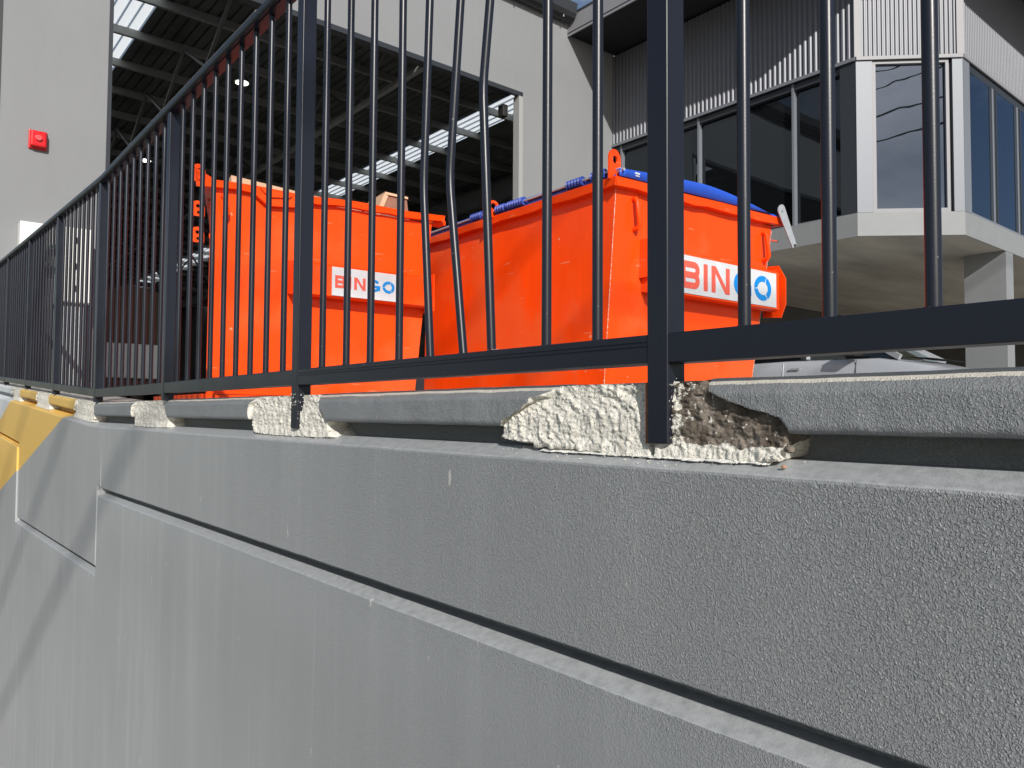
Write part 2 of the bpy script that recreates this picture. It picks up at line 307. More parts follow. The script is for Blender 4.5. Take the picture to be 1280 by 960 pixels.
def thing(name, label, cat, loc=(0, 0, 0), rz=0, group=None):
    o = bpy.data.objects.new(name, None); col.objects.link(o); o.empty_display_size = .2
    o.location = loc; o.rotation_euler = (0, 0, rz); return tag(o, label, cat, group)
def share(src, name, parent, loc):
    o = src.copy(); o.name = name; col.objects.link(o); o.parent = parent; o.location = loc; return o
def fbm(p, sc, oct_=4): return noise.fractal(Vector(p) * sc, 1.0, 2.0, oct_)

# ------------------------------------------------------------------ ground, street side and yard
def ground():
    me = MB(); xs = [.87, 4, 6.3, 8.2, 12, 22, 60, 300]; ys = [-300, -60, -20, -6, 0, 3, 6, 9, 14, 22, 40, 80, 300]
    zf = lambda x: .035 if x < 6.3 else max(-.24, .035 - (x - 6.3) * .15)
    vs = [(x, y, zf(x)) for x in xs for y in ys]; n = len(ys)
    me.add(vs, [(i * n + j, (i + 1) * n + j, (i + 1) * n + j + 1, i * n + j + 1) for i in range(len(xs) - 1) for j in range(n - 1)])
    tag(me.build('yard_ground', M['yard']), kind='structure')
    f = MB().add([(-2.6, -300, -3.35), (.87, -300, -3.35), (.87, 300, -3.35), (-2.6, 300, -3.35)], [(0, 1, 2, 3)])
    tag(f.build('footpath', M['path']), kind='structure')
    k = MB().box(-2.75, -2.6, -300, 300, -3.7, -3.35); tag(k.build('kerb', M['path'], bevel=.02), kind='structure')
    r = MB().add([(-12, -300, -3.49), (-2.75, -300, -3.49), (-2.75, 300, -3.49), (-12, 300, -3.49)], [(0, 1, 2, 3)])
    tag(r.build('road', mat('asphalt', (.05, .05, .052), .9, var=.2, vscale=2, bumps=((90, .004, .5, 'noise'),))), kind='structure')
    g = MB().add([(-300, -300, -3.55), (-12, -300, -3.55), (-12, 300, -3.55), (-300, 300, -3.55)], [(0, 1, 2, 3)])
    tag(g.build('verge', M['grass']), kind='structure')
ground()

# ------------------------------------------------------------------ retaining wall
def climb(y): return 0.0 if y < 4.25 else (y - 4.25) * .05
wall = thing('retaining_wall', 'long dark grey rendered retaining wall with broken coping under the fence', 'wall', (0, 0, 0))

CHIPS = [  # outlines in (y, z): where the coping nose has broken away round each post
    dict(p=[(1.055, -.031), (1.03, -.012), (1.011, -.003), (.985, .010), (.959, .026), (.93, .036), (.91, .046), (.87, .07), (.70, .07), (.70, -.075), (.80, -.0545), (.854, -.052), (.969, -.049), (1.033, -.043)], soil=0),
    dict(p=[(.70, .07), (.62, .07), (.613, .047), (.604, .033), (.585, .024), (.565, .017), (.54, .009), (.519, .004), (.498, -.003), (.490, -.016), (.492, -.034), (.503, -.050), (.52, -.056), (.553, -.058), (.62, -.057), (.70, -.075)], soil=1),
    dict(p=[(2.222, .002), (2.217, .025), (2.195, .042), (2.144, .07), (1.79, .07), (1.775, .045), (1.756, .033), (1.745, .010), (1.72, -.007), (1.705, -.03), (1.668, -.054), (1.753, -.062), (1.90, -.066), (2.169, -.056), (2.21, -.025)], soil=0),
    dict(p=[(3.578, .0), (3.56, .03), (3.53, .07), (3.10, .07), (3.07, .02), (3.044, -.014), (3.02, -.056), (3.25, -.063), (3.52, -.057)], soil=0),
    dict(p=[(4.86, -.02), (4.80, .03), (4.78, .10), (4.36, .10), (4.30, .0), (4.32, -.05), (4.5, -.06), (4.85, -.05)], soil=0),
    dict(p=[(6.19, .02), (6.14, .16), (5.70, .16), (5.62, .02), (5.75, -.03), (6.1, -.02)], soil=0),
    dict(p=[(7.45, .05), (7.4, .22), (7.0, .22), (6.95, .08), (7.05, .03)], soil=0),
]
def sdist(y, z, P):
    """signed distance to the outline, positive inside"""
    ins = False; d = 9
    for i in range(len(P)):
        (ay, az), (by, bz) = P[i], P[(i + 1) % len(P)]
        if (az > z) != (bz > z) and y < (by - ay) * (z - az) / (bz - az) + ay: ins = not ins
        ey, ez = by - ay, bz - az; t = max(0, min(1, ((y - ay) * ey + (z - az) * ez) / (ey * ey + ez * ez)))
        d = min(d, math.hypot(y - ay - t * ey, z - az - t * ez))
    return d if ins else -d

def coping():
    key = [(1.12, .050), (1.0, .050), (.872, .050), (.862, .0490), (.850, .0425), (.839, .033), (.8355, .030), (.834, .026), (.8325, -.012), (.834, -.0165), (.8375, -.0200), (.8930, -.0235), (.8950, -.0535)]
    step = .0022; prof = [key[0], key[1]]
    for a, b_ in zip(key[1:], key[2:]):
        n = max(1, round(math.dist(a, b_) / (step if a[0] < .9 else .03)))
        prof += [(a[0] + (b_[0] - a[0]) * k / n, a[1] + (b_[1] - a[1]) * k / n) for k in range(1, n + 1)]
    ys = []; y = -1.5
    while y < 15:
        ys.append(y)
        y += .03 if y < .0 else .006 if y < .44 else .0018 if y < 1.1 else .008 if y < 1.6 else .004 if y < 2.3 else .012 if y < 2.95 else .008 if y < 3.65 else .012 if y < 6.3 else .05
    V = []; S = []; inside = []
    for y in ys:
        near = [c for c in CHIPS if min(q[0] for q in c['p']) - .03 < y < max(q[0] for q in c['p']) + .03]
        for jj, (x, z) in enumerate(prof):
            if jj == 0: j0 = next(i_ for i_, q_ in enumerate(prof) if q_[1] < .0301)
            zz = z + climb(y); p = Vector((x, y, zz)); best = -9; soil = 0
            wob = .004 * fbm((0, y, zz), 45, 3)
            for c in near:
                s = sdist(y + wob, zz + wob * .6, c['p'])
                if s > best: best = s; soil = c['soil']
            if best > 0 and x < .9:
                k = min(1, best / .006); k = k * k * (3 - 2 * k)
                zr = max(0, min(1, ((.05 + climb(y)) - zz) / .1))
                q_ = (x * .5, y * .72 + zz * .70, (zz * .72 - y * .70) * 2.6)
                rgh = .0046 * fbm(q_, 30, 5) + .0022 * fbm((x, y, zz), 120, 5) - .0030 * max(0, abs(fbm((x + 4, y * .8 + zz, zz * 1.6 - y * .5), 70, 3)) - .42)
                if rgh > 0: rgh *= .55
                deep = .8500 - .0135 * zr ** 1.5 + rgh
                if soil: deep = .8425 - .0070 * zr ** 2 + .004 * max(0, 1 - abs(y - .585) / .11) + .0035 * fbm((x, y, zz), 48, 4) + .0020 * fbm((x, y, zz), 150, 3)
                if jj >= j0: p.z = zz * (1 - k) + (climb(y) + .030 - .0835 * (jj - j0) / (len(prof) - 1 - j0)) * k
                p.x = x * (1 - k) + deep * k
                if z > .03: p.z -= k * (.0035 + .005 * abs(fbm((5, y, 1), 60, 3)))
                if z < -.044: p.z -= k * (.0065 + .002 * fbm((6, y, 1), 80, 2))
            elif x < 1.0:
                p.x += .0016 * fbm((3, y, zz), 7, 2) + .0007 * fbm((1, y, zz), 38, 3); p.z += .0010 * fbm((7, y, 0), 9, 2)
            sv = 0.
            if soil and best > 0:
                edge = -.034 + .010 * fbm((2, y, 3), 28, 3)
                sv = max(0, min(1, (zz - edge) / .006)) * (.60 if y < .625 else .60 - .13 * (y - .625) / .045)
                sv -= .06 * max(0, min(1, (zz - .020) / .02)) * (1 if y < .60 else 0)
                sv = max(0, sv)
            elif best > 0:
                sv = .30 * max(0, 1 - math.hypot((y - 1.02) / .035, (zz + .028) / .02)) + (.06 if y > 1.6 and False else 0) + (.2 if 1.68 < y < 1.77 and zz < .02 else 0)
            V.append(p); S.append(sv); inside.append(best > .0006 and x < .9)
    n = len(prof); faces = {0: [], 1: []}
    for i in range(len(ys) - 1):
        for j in range(n - 1):
            q = (i * n + j, i * n + j + 1, (i + 1) * n + j + 1, (i + 1) * n + j)
            faces[1 if sum(inside[k] for k in q) >= 2 else 0].append(q)
    def make(name, fs, m, smooth=True, label=None):
        used = sorted({k for f in fs for k in f}); rm = {k: i for i, k in enumerate(used)}
        me = bpy.data.meshes.new(name); me.from_pydata([V[k] for k in used], [], [tuple(rm[k] for k in f) for f in fs])
        at = me.attributes.new('soil', 'FLOAT', 'POINT')
        for i, k in enumerate(used): at.data[i].value = S[k]
        for p in me.polygons: p.use_smooth = smooth
        me.materials.append(m); o = bpy.data.objects.new(name, me); col.objects.link(o); o.parent = wall
        if label: o['label'] = label
        return o
    make('coping', faces[0], M['coping'])
    # one patch per gap in the coping
    spans = [(.4, 1.3, 'large broken gap in the coping showing cream concrete and brown earthy mortar'), (1.5, 2.6, 'cream broken concrete round the second post'),
             (2.7, 4.0, 'cream broken concrete round the third post'), (4.0, 5.2, 'cream broken concrete at the bend of the fence'), (5.2, 6.6, 'rough concrete patch inside the yellow stripe'), (6.6, 9, 'rough concrete patch near the white stripe')]
    for a, b_, lb in spans:
        fs = [f for f in faces[1] if a <= V[f[0]].y < b_]
        if fs: make('exposed_concrete', fs, M['chip'], True, lb)
coping()

def wall_face():
    """lofted: ledge chamfer, upper band, recessed groove, chamfer and the thicker lower panels"""
    st = []
    def zb(y):  # underside of the upper band
        if y <= 4.005: return -.3475 - .0022 * max(0, y)
        if y <= 6.73: return -.730 - (y - 4.0) * .019
        return -.232 + (y - 6.73) * .045
    Y = [-1.5, -.5, 0]; y = .03
    while y < 4.0: Y.append(y); y += .008 if y < 1.6 else .03
    Y += [4.0, 4.012, 4.070, 4.084]; y = 4.10
    while y < 6.72: Y.append(y); y += .06
    Y += [6.73, 6.745]; y = 6.8
    while y < 15: Y.append(y); y += .1
    V = []
    for y in Y:
        c = climb(y); b_ = zb(y if y not in (4.012,) else 4.02)
        w1 = .0012 * fbm((1, y, 2), 8, 2); w2 = .0012 * fbm((4, y, 2), 5, 3) + .0008 * fbm((9, y, 2), 60, 3)
        pr = [(.8950, -.0525 + c), (.8600, -.0532 + c), (.8155, -.0700 + c + w1), (.8130, -.0722 + c + w1), (.812, -.0755 + c + w1)]
        top = -.0755 + c; n = 24
        dip = .013 if 4.01 < y < 4.075 else 0
        pr += [(.812 + (dip if top + (b_ - top) * k / n < -.35 else 0), top + (b_ - top) * k / n) for k in range(1, n)]
        pr += [(.812, b_ + .002 + w2), (.8135, b_ + w2), (.862, b_ - .001 + w2), (.862, b_ - .0245), (.832, b_ - .0255), (.803, b_ - .0375 + w2), (.8015, b_ - .0395 + w2), (.801, b_ - .042 + w2 * .5)]
        bot = -3.5; n = 14
        pr += [(.801, b_ - .042 + (bot - b_ + .042) * k / n) for k in range(1, n + 1)]
        V.append([(x + .0004 * fbm((0, y, z), 3, 2), y, z) for x, z in pr])
    m = len(V[0]); me = MB()
    me.add([p for r in V for p in r], [(i * m + j, i * m + j + 1, (i + 1) * m + j + 1, (i + 1) * m + j) for i in range(len(Y) - 1) for j in range(m - 1)])
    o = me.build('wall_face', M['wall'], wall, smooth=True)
    o.data.set_sharp_from_angle(angle=R(14))
    MB().box(.93, 1.12, -1.5, 15, -3.5, .030).build('wall_core', M['yard'], wall)
wall_face()

def debris():
    """torn white paint edge along the foot of the big gap, small crumbs on the ledge"""
    r = random.Random(3); fl = MB()
    y = .515
    while y < .93:
        wd = r.uniform(.012, .035); dx = r.uniform(.0030, .0065); n = 5
        up = [(.842 + .001, y + wd * k / n, -.0585 + .0012 + r.uniform(0, .0010)) for k in range(n + 1)]
        lo = [(.840 - dx - r.uniform(0, .0045), y + wd * k / n, -.0585 - (dx) * .42 + .0006) for k in range(n + 1)]
        fl.add(up + lo, [(k, k + 1, n + 2 + k, n + 1 + k) for k in range(n)]); y += wd * .97
    o = fl.build('torn_paint_edge', M['flake'], wall); md = o.modifiers.new('thick', 'SOLIDIFY'); md.thickness = .0010
    cr_ = MB()
    for k in range(90):
        y = r.choice([r.uniform(.47, .72), r.uniform(.7, 1.06), r.uniform(1.66, 2.2), r.uniform(3.0, 3.6)]); t = r.random(); s = r.uniform(.0006, .0022)
        c = Vector((.850 - t * .033, y, -.0545 - t * .0145 + s * .5)); vs = [c + Vector((r.uniform(-1, 1), r.uniform(-1, 1), r.uniform(-.8, .8))).normalized() * s for _ in range(6)]
        cr_.add(vs, [(0, 1, 2), (0, 2, 3), (0, 3, 4), (0, 4, 1), (5, 2, 1), (5, 3, 2), (5, 4, 3), (5, 1, 4)])
    o = cr_.build('concrete_crumbs', M['chip']); tag(o, 'fine concrete crumbs scattered along the ledge below the broken coping', 'rubble', kind='stuff')
    pb = bmesh.new(); bmesh.ops.create_icosphere(pb, subdivisions=2, radius=.0032)
    me = bpy.data.meshes.new('pebble'); pb.to_mesh(me); pb.free(); me.materials.append(M['pebble'])
    o = bpy.data.objects.new('pebble', me); col.objects.link(o); o.location = (.829, .492, -.0605); o.scale = (1, 1.1, .8)
    tag(o, 'small tan pebble on the ledge at the right end of the broken gap', 'pebble')
    # curled loose lumps of mortar by the right end of the gap
    for q, (y, z, s) in enumerate([(.505, -.050, .007), (.490, -.040, .006), (.516, -.052, .006)]):
        bm = bmesh.new(); bmesh.ops.create_icosphere(bm, subdivisions=3, radius=s)
        for v in bm.verts: v.co *= 1 + .35 * fbm(v.co + Vector((q, 0, 0)), 180, 3); v.co.z *= .7
        me = bpy.data.meshes.new('mortar_lump'); bm.to_mesh(me); bm.free(); me.materials.append(M['chip'])
        at = me.attributes.new('soil', 'FLOAT', 'POINT')
        for a in at.data: a.value = (.0, .6, .2)[q]
        o = bpy.data.objects.new('mortar_lump', me); col.objects.link(o); o.location = (.838, y, z)
        tag(o, ['pale crumbly mortar lump on the ledge just left of the tan pebble', 'dark brown mortar lump tucked under the coping at the gap\'s right end', 'cream and brown mortar lump set furthest left beside the other two'][q], 'rubble', 'loose mortar lumps at the gap')
debris()

# ------------------------------------------------------------------ fence
fence = thing('metal_fence', 'charcoal tubular metal fence standing in the wall coping with bent balusters', 'fence', (.85, .685, 0))
fo = Vector((.85, .685, 0))
PY = [-1.725, -.52, .685, 1.89, 3.095, 4.30, 5.50, 6.70, 7.95, 9.15, 10.35]
HZ = 1.195; cl = climb
def seg(y): return cl(y)
post_m = None
for i, y in enumerate(PY):
    foot = -.041 if y > 0 else -.04
    if y < 4.5:
        o = MB().box(-.0195, .0195, -.0185, .0185, foot, HZ - .03).build('post', M['fence'], None, bevel=.0028, seg=3) if post_m is None else post_m.copy()
        if post_m is None: post_m = o
        else: col.objects.link(o)
    else:
        o = post_m.copy(); col.objects.link(o)
    if y > 2:
        if y < 3.2: short = MB().box(-.0195, .0195, -.0185, .0185, .046, HZ - .03).build('post', M['fence'], None, bevel=.0028, seg=3)
        bpy.data.objects.remove(o); o = short if y < 3.2 else short.copy()
        if y >= 3.2: col.objects.link(o)
    o.parent = fence; o.location = Vector((.85, y, cl(y))) - fo; o.name = 'post'
def rail_run(a, b, name, prof, z):
    """extrude a small profile (x, z) between two posts, following the climb"""
    m_ = MB(); A = [(.85 + px, a, z + pz + cl(a)) for px, pz in prof]; n = len(A); B = [(.85 + px, b, z + pz + cl(b)) for px, pz in prof]
    vs = [Vector(p) - fo for p in A + B]
    m_.add(vs, [tuple(range(n)), tuple(range(n, 2 * n))[::-1]] + [(i, (i + 1) % n, n + (i + 1) % n, n + i) for i in range(n)])
    return m_.build(name, M['fence'], fence, smooth=True)
hr = [(-.013, -.034), (.013, -.034), (.013, -.030), (.022, -.030), (.0275, -.024), (.030, -.015), (.0275, -.006), (.020, 0), (0, .003), (-.020, 0), (-.0275, -.006), (-.030, -.015), (-.0275, -.024), (-.022, -.030), (-.013, -.030)]
rail_run(-2, 4.25, 'handrail', hr, HZ); rail_run(4.2505, 11, 'handrail', hr, HZ)
br = [(-.0185, -.020), (-.0165, -.0215), (.0165, -.0215), (.0185, -.020), (.0185, .018), (.0165, .020), (-.0165, .020), (-.0185, .018),
      (-.0185, .010), (-.0172, .0095), (-.0172, .0080), (-.0185, .0075), (-.0185, .004), (-.0172, .0035), (-.0172, .002), (-.0185, .0015)]
brp = br[:8]
for a, b in zip(PY, PY[1:]):
    rail_run(a + .0188, b - .0188, 'bottom_rail', br if 1.8 > a > .6 and False else (br if abs(a - .685) < .01 else brp), .0935)
BY = {0: [.558 - .114 * k for k in range(9)], 1: [.818, .935, None, None, None, 1.402, 1.526, 1.641, 1.769]}
def bal(y, z0, z1, r=.0083, key=None):
    return MB().tube([(0, 0, z0), (0, 0, z1)], r, 16).build('baluster', M['fence'], fence, smooth=True)
proto = None
def put(y):
    global proto
    if proto is None: proto = bal(0, .108, HZ - .028); o = proto
    else: o = proto.copy(); col.objects.link(o); o.parent = fence
    o.name = 'baluster'; o.location = Vector((.85, y, cl(y))) - fo
for k in range(7): put(-1.725 + .13 * (k + 1))
for y in BY[0]: put(y + .0)
for y in BY[1]:
    if y is not None: put(y)
for a, b in zip(PY[3:], PY[4:]):
    n = 9
    for k in range(n): put(a + (b - a) * (k + 1) / (n + 1))
# three balusters pushed out of line: (y, z) stations along each
def bent(pts, lb, xb):
    P = [Vector(p) for p in pts]; path = []
    for i in range(len(P)):
        if 0 < i < len(P) - 1:
            a = P[i] + (P[i - 1] - P[i]).normalized() * .035; b_ = P[i] + (P[i + 1] - P[i]).normalized() * .035
            for k in range(7):
                t = k / 6; path.append(a * (1 - t) ** 2 + P[i] * 2 * t * (1 - t) + b_ * t * t)
        else: path.append(P[i])
    o = MB().tube([p - fo for p in path], .0083, 16).build('baluster', M['fence'], fence, smooth=True); o['label'] = lb; return o
bent([(.85, 1.281, .108), (.85, 1.313, .47), (.85, 1.284, 1.167)], 'slightly bowed baluster, leftmost of the three bent ones', 0)
bent([(.85, 1.168, .108), (.85, 1.220, .46), (.85, 1.155, 1.167)], 'most sharply bent baluster in the middle of the bent ones', 0)
bent([(.85, 1.082, .112), (.85, 1.114, .61), (.85, 1.045, 1.167)], 'bent baluster broken loose from the bottom rail', 0)
# weld residue left on the rail where the loose baluster stood
wr = MB(); r = random.Random(5)
for k in range(16):
    c = Vector((.85 - r.uniform(.004, .014), 1.052 + r.uniform(-.02, .03), .1145)) - fo; s = r.uniform(.0010, .0026)
    vs = [c + Vector((r.uniform(-1, 1), r.uniform(-1, 1), r.uniform(-.2, .8))).normalized() * s for _ in range(6)]
    wr.add(vs, [(0, 1, 2), (0, 2, 3), (0, 3, 4), (0, 4, 1), (5, 2, 1), (5, 3, 2), (5, 4, 3), (5, 1, 4)])
tag(wr.build('weld_residue', M['weld'], fence), kind='stuff')
wb = MB()
for y in [v for v in BY[0] + BY[1] if v] + [1.285, 1.172]:
    for k in range(6):
        a = k * 1.05 + 3; c = Vector((.85 + math.cos(a) * .009, y + math.sin(a) * .009, .1142)) - fo; s = .0018
        wb.add([c + Vector(d) * s for d in ((1, 0, 0), (0, 1, 0), (-1, 0, 0), (0, -1, 0), (0, 0, 1.2))], [(0, 1, 4), (1, 2, 4), (2, 3, 4), (3, 0, 4)])
tag(wb.build('weld_bead', M['fence'], fence, smooth=True), kind='stuff')

MB().box(.8335 - .85, .838 - .85, .0198, .0235, -.040, .046).build('rust_streak', M['rust'], fence)
sm = MB(); r = random.Random(11)
for k in range(60):   # mortar splashes clinging to the feet of the two near posts
    yy, sx = r.choice([(.0, 1), (1.205, 1), (1.205, 0)]); zz = r.uniform(-.036, .052) if sx else r.uniform(.02, .05)
    c = Vector((r.uniform(-.017, .0) if sx else -.0196, yy - .0186 if sx else yy + r.uniform(-.017, .017), zz)); q = r.uniform(.0004, .0019)
    if sx: pts = [c + Vector((math.cos(a) * q * .6, -.0004 - .0003 * r.random(), math.sin(a) * q * r.uniform(.8, 1.6))) for a in (0, .9, 1.9, 2.8, 3.9, 5.1)]
    else: pts = [c + Vector((-.0004, math.cos(a) * q, math.sin(a) * q)) for a in (0, .9, 1.9, 2.8, 3.9, 5.1)]
    sm.add(pts, [tuple(range(6))])
o = tag(sm.build('mortar_splash', M['flake'], fence), kind='stuff'); md = o.modifiers.new('thick', 'SOLIDIFY'); md.thickness = .0005

# ------------------------------------------------------------------ writing: thick strokes on the plate
def letters(parent, y, x0, z0, h, wd, gx, mats):
    """B I N in red and G O in blue on the plane y; x0 left edge, z0 base, h cap height, wd widths, gx gaps"""
    cnt = [0]; s = h * .235
    def bar(m_, a, b_, w_=s):
        a, b_ = Vector((a[0], 0, a[1])), Vector((b_[0], 0, b_[1])); t = (b_ - a).normalized(); n_ = Vector((-t.z, 0, t.x)) * w_ / 2
        cnt[0] += 1; m_.prism([a + n_, b_ + n_, b_ - n_, a - n_], (0, -.0016 - .00004 * cnt[0], 0))
    def arc(m_, c, rx, rz, a0, a1, w_=s, n=14):
        po = []; pi = []; cnt[0] += 1; T = .0016 + .00004 * cnt[0]
        for k in range(n + 1):
            a = R(a0 + (a1 - a0) * k / n); po.append((c[0] + math.cos(a) * rx, 0, c[1] + math.sin(a) * rz)); pi.append((c[0] + math.cos(a) * (rx - w_), 0, c[1] + math.sin(a) * (rz - w_)))
        for k in range(n): m_.prism([po[k], po[k + 1], pi[k + 1], pi[k]], (0, -T, 0))
    res = []
    def fin(m_, nm, mt, x):
        o = m_.build(nm, mt, parent); o.location = Vector((x, y, z0)); res.append(o)
    x = x0; w_ = wd[0]; b = MB(); bar(b, (s / 2, 0), (s / 2, h))
    for zc in ((h + s) / 4, h - (h + s) / 4):
        hh = (h + s) / 4
        arc(b, (w_ - hh, zc), hh, hh, -90, 90)
        bar(b, (s * .9, zc - hh + s / 2), (w_ - hh + .001, zc - hh + s / 2)); bar(b, (s * .9, zc + hh - s / 2), (w_ - hh + .001, zc + hh - s / 2))
    fin(b, 'letter_b', M['signred'], x); x += w_ + gx
    b = MB(); bar(b, (s / 2, 0), (s / 2, h)); fin(b, 'letter_i', M['signred'], x); x += s + gx
    w_ = wd[1]; b = MB(); bar(b, (s / 2, 0), (s / 2, h)); bar(b, (w_ - s / 2, 0), (w_ - s / 2, h))
    b.prism([(s * .1, 0, h), (s * 1.15, 0, h), (w_ - s * .1, 0, 0), (w_ - s * 1.15, 0, 0)], (0, -.0012, 0))
    fin(b, 'letter_n', M['signred'], x); x += w_ + gx * 1.1
    w_ = wd[2]; b = MB(); arc(b, (w_ / 2, h / 2), w_ / 2, h / 2, 40, 340); bar(b, (w_ * .52, h * .43), (w_ * .98, h * .43), s * .8); bar(b, (w_ * .9, h * .47), (w_ * .9, h * .12), s * .8)
    fin(b, 'letter_g', M['signblue'], x); x += w_ + gx * .75
    w_ = wd[3]; b = MB()
    for k in range(3):
        a0 = 68 + 120 * k; arc(b, (w_ / 2, h / 2), w_ / 2, h / 2, a0, a0 + 104)
        # arrow notch at the end of each arc
        a = R(a0 + 104); c = Vector((w_ / 2 + math.cos(a) * (w_ / 2 - s / 2), 0, h / 2 + math.sin(a) * (h / 2 - s / 2))); t = Vector((-math.sin(a), 0, math.cos(a))); n_ = Vector((math.cos(a), 0, math.sin(a)))
        b.prism([c + n_ * s * .5, c + t * s * .55 + n_ * s * .35, c - n_ * s * .5], (0, -.0011, 0))
    fin(b, 'letter_o', M['signblue'], x)
    return res

# ------------------------------------------------------------------ bins
def handle(parent, x, y, z0, z1, tilt=.0):
    h = MB(); p = [(x, y + .008, z1), (x, y - .035, z1 - .006), (x, y - .048, z1 - .03), (x + tilt, y - .048, z0 + .03), (x + tilt, y - .035, z0 + .006), (x + tilt, y + .012, z0)]
    q = []
    for i, a in enumerate(p): q.append(a)
    return h.tube(q, .0165, 10).build('handle', M['orange'], parent, smooth=True)
def lug(parent, c, hgt, wid, axis, thick=.014, name='lifting_lug', drops=((0, .66, .22),)):
    """rounded plate standing up from c with punched holes; axis 'y' faces along y, 'x' faces along x"""
    bm = bmesh.new(); n = 10; pts = [(-wid / 2, 0), (wid / 2, 0)] + [(wid / 2 * math.cos(R(a)), hgt - wid / 2 + wid / 2 * math.sin(R(a))) for a in range(0, 181, 15)]
    loops = [pts] + [[(hx * wid + hr_ * wid * math.cos(-k * math.pi / 6), hz * hgt + hr_ * wid * math.sin(-k * math.pi / 6)) for k in range(12)] for hx, hz, hr_ in drops]
    edges = []
    for lp in loops:
        vs = [bm.verts.new((u, 0, v)) for u, v in lp]; edges += [bm.edges.new((vs[i], vs[(i + 1) % len(vs)])) for i in range(len(vs))]
    g = bmesh.ops.triangle_fill(bm, use_beauty=True, edges=edges); fs = [f for f in g['geom'] if isinstance(f, bmesh.types.BMFace)]
    # drop triangles that fill the holes
    for f in list(fs):
        c_ = f.calc_center_median()
        for hx, hz, hr_ in drops:
            if math.hypot(c_.x - hx * wid, c_.z - hz * hgt) < hr_ * wid * .9 and all(math.hypot(v.co.x - hx * wid, v.co.z - hz * hgt) < hr_ * wid * 1.01 for v in f.verts): fs.remove(f); bm.faces.remove(f); break
    ex = bmesh.ops.extrude_face_region(bm, geom=fs); bmesh.ops.translate(bm, verts=[v for v in ex['geom'] if isinstance(v, bmesh.types.BMVert)], vec=(0, thick, 0))
    bmesh.ops.recalc_face_normals(bm, faces=bm.faces)
    me = bpy.data.meshes.new(name); bm.to_mesh(me); bm.free(); me.materials.append(M['orange']); o = bpy.data.objects.new(name, me); col.objects.link(o)
    o.parent = parent; o.location = c
    if axis == 'x': o.rotation_euler = (0, 0, R(90))
    return o

def skip_shell(parent, bot, top, z0, z1, t=.012):
    """open steel box: four sloping plates and a floor; bot/top = corner lists (x, y) counted the same way"""
    n = 4; fs = []
    def ring(c, ins):
        cx = sum(p[0] for p in c) / 4; cy = sum(p[1] for p in c) / 4
        return [(p[0] + (cx - p[0]) * ins, p[1] + (cy - p[1]) * ins) for p in c]
    V = []; N_ = 8
    for k in range(N_ + 1):
        f = k / N_; c = [(b[0] + (a[0] - b[0]) * f, b[1] + (a[1] - b[1]) * f, z0 + (z1 - z0) * f) for a, b in zip(top, bot)]; V += c
    o = len(V); ins = t / 1.2
    tin = ring(top, ins * 2); bin_ = ring(bot, ins * 2)
    V += [(x, y, z1) for x, y in tin] + [(x, y, z0 + .02) for x, y in bin_]
    for k in range(N_):
        for i in range(4): fs.append((k * 4 + i, k * 4 + (i + 1) % 4, (k + 1) * 4 + (i + 1) % 4, (k + 1) * 4 + i))
    for i in range(4): fs.append((N_ * 4 + i, N_ * 4 + (i + 1) % 4, o + (i + 1) % 4, o + i)); fs.append((o + i, o + (i + 1) % 4, o + 4 + (i + 1) % 4, o + 4 + i))
    fs.append((o + 4, o + 5, o + 6, o + 7)); fs.append((0, 1, 2, 3)[::-1])
    return MB().add(V, fs).build('body', M['orange'], parent)

def rim(parent, pts, w_, h_, wav=0, seed=0, ztop=None):
    """folded steel lip round the mouth, slightly bumpy on its lower edge"""
    r = random.Random(seed); res = MB()
    for i in range(4):
        a, b = Vector(pts[i]), Vector(pts[(i + 1) % 4]); n = 12; t = (b - a).normalized(); nn = Vector((t.y, -t.x, 0))
        for k in range(n):
            p, q = a + (b - a) * k / n, a + (b - a) * (k + 1) / n
            if wav: p = p + Vector((0, 0, wav * math.sin(k * 1.1 + i))); q = q + Vector((0, 0, wav * math.sin((k + 1) * 1.1 + i)))
            hh1 = h_ * (1 + (.12 * math.sin(k * 2.3 + seed) if wav or True else 0)); hh2 = h_ * (1 + .12 * math.sin((k + 1) * 2.3 + seed))
            e0 = w_ if k == 0 else 0; e1 = w_ if k == n - 1 else 0
            P0, Q0 = p - t * e0, q + t * e1
            res.add([p + Vector((0, 0, 0)) - nn * .004, q - nn * .004, Q0 + nn * w_, P0 + nn * w_, p - Vector((0, 0, hh1)) - nn * .004, q - Vector((0, 0, hh2)) - nn * .004, Q0 + nn * w_ * .82 - Vector((0, 0, hh2)), P0 + nn * w_ * .82 - Vector((0, 0, hh1))],
                    [(0, 1, 2, 3), (7, 6, 5, 4), (3, 2, 6, 7)] + ([(0, 3, 7, 4)] if k == 0 else []) + ([(1, 5, 6, 2)] if k == n - 1 else []))
    return res.build('rim', M['orange'], parent)

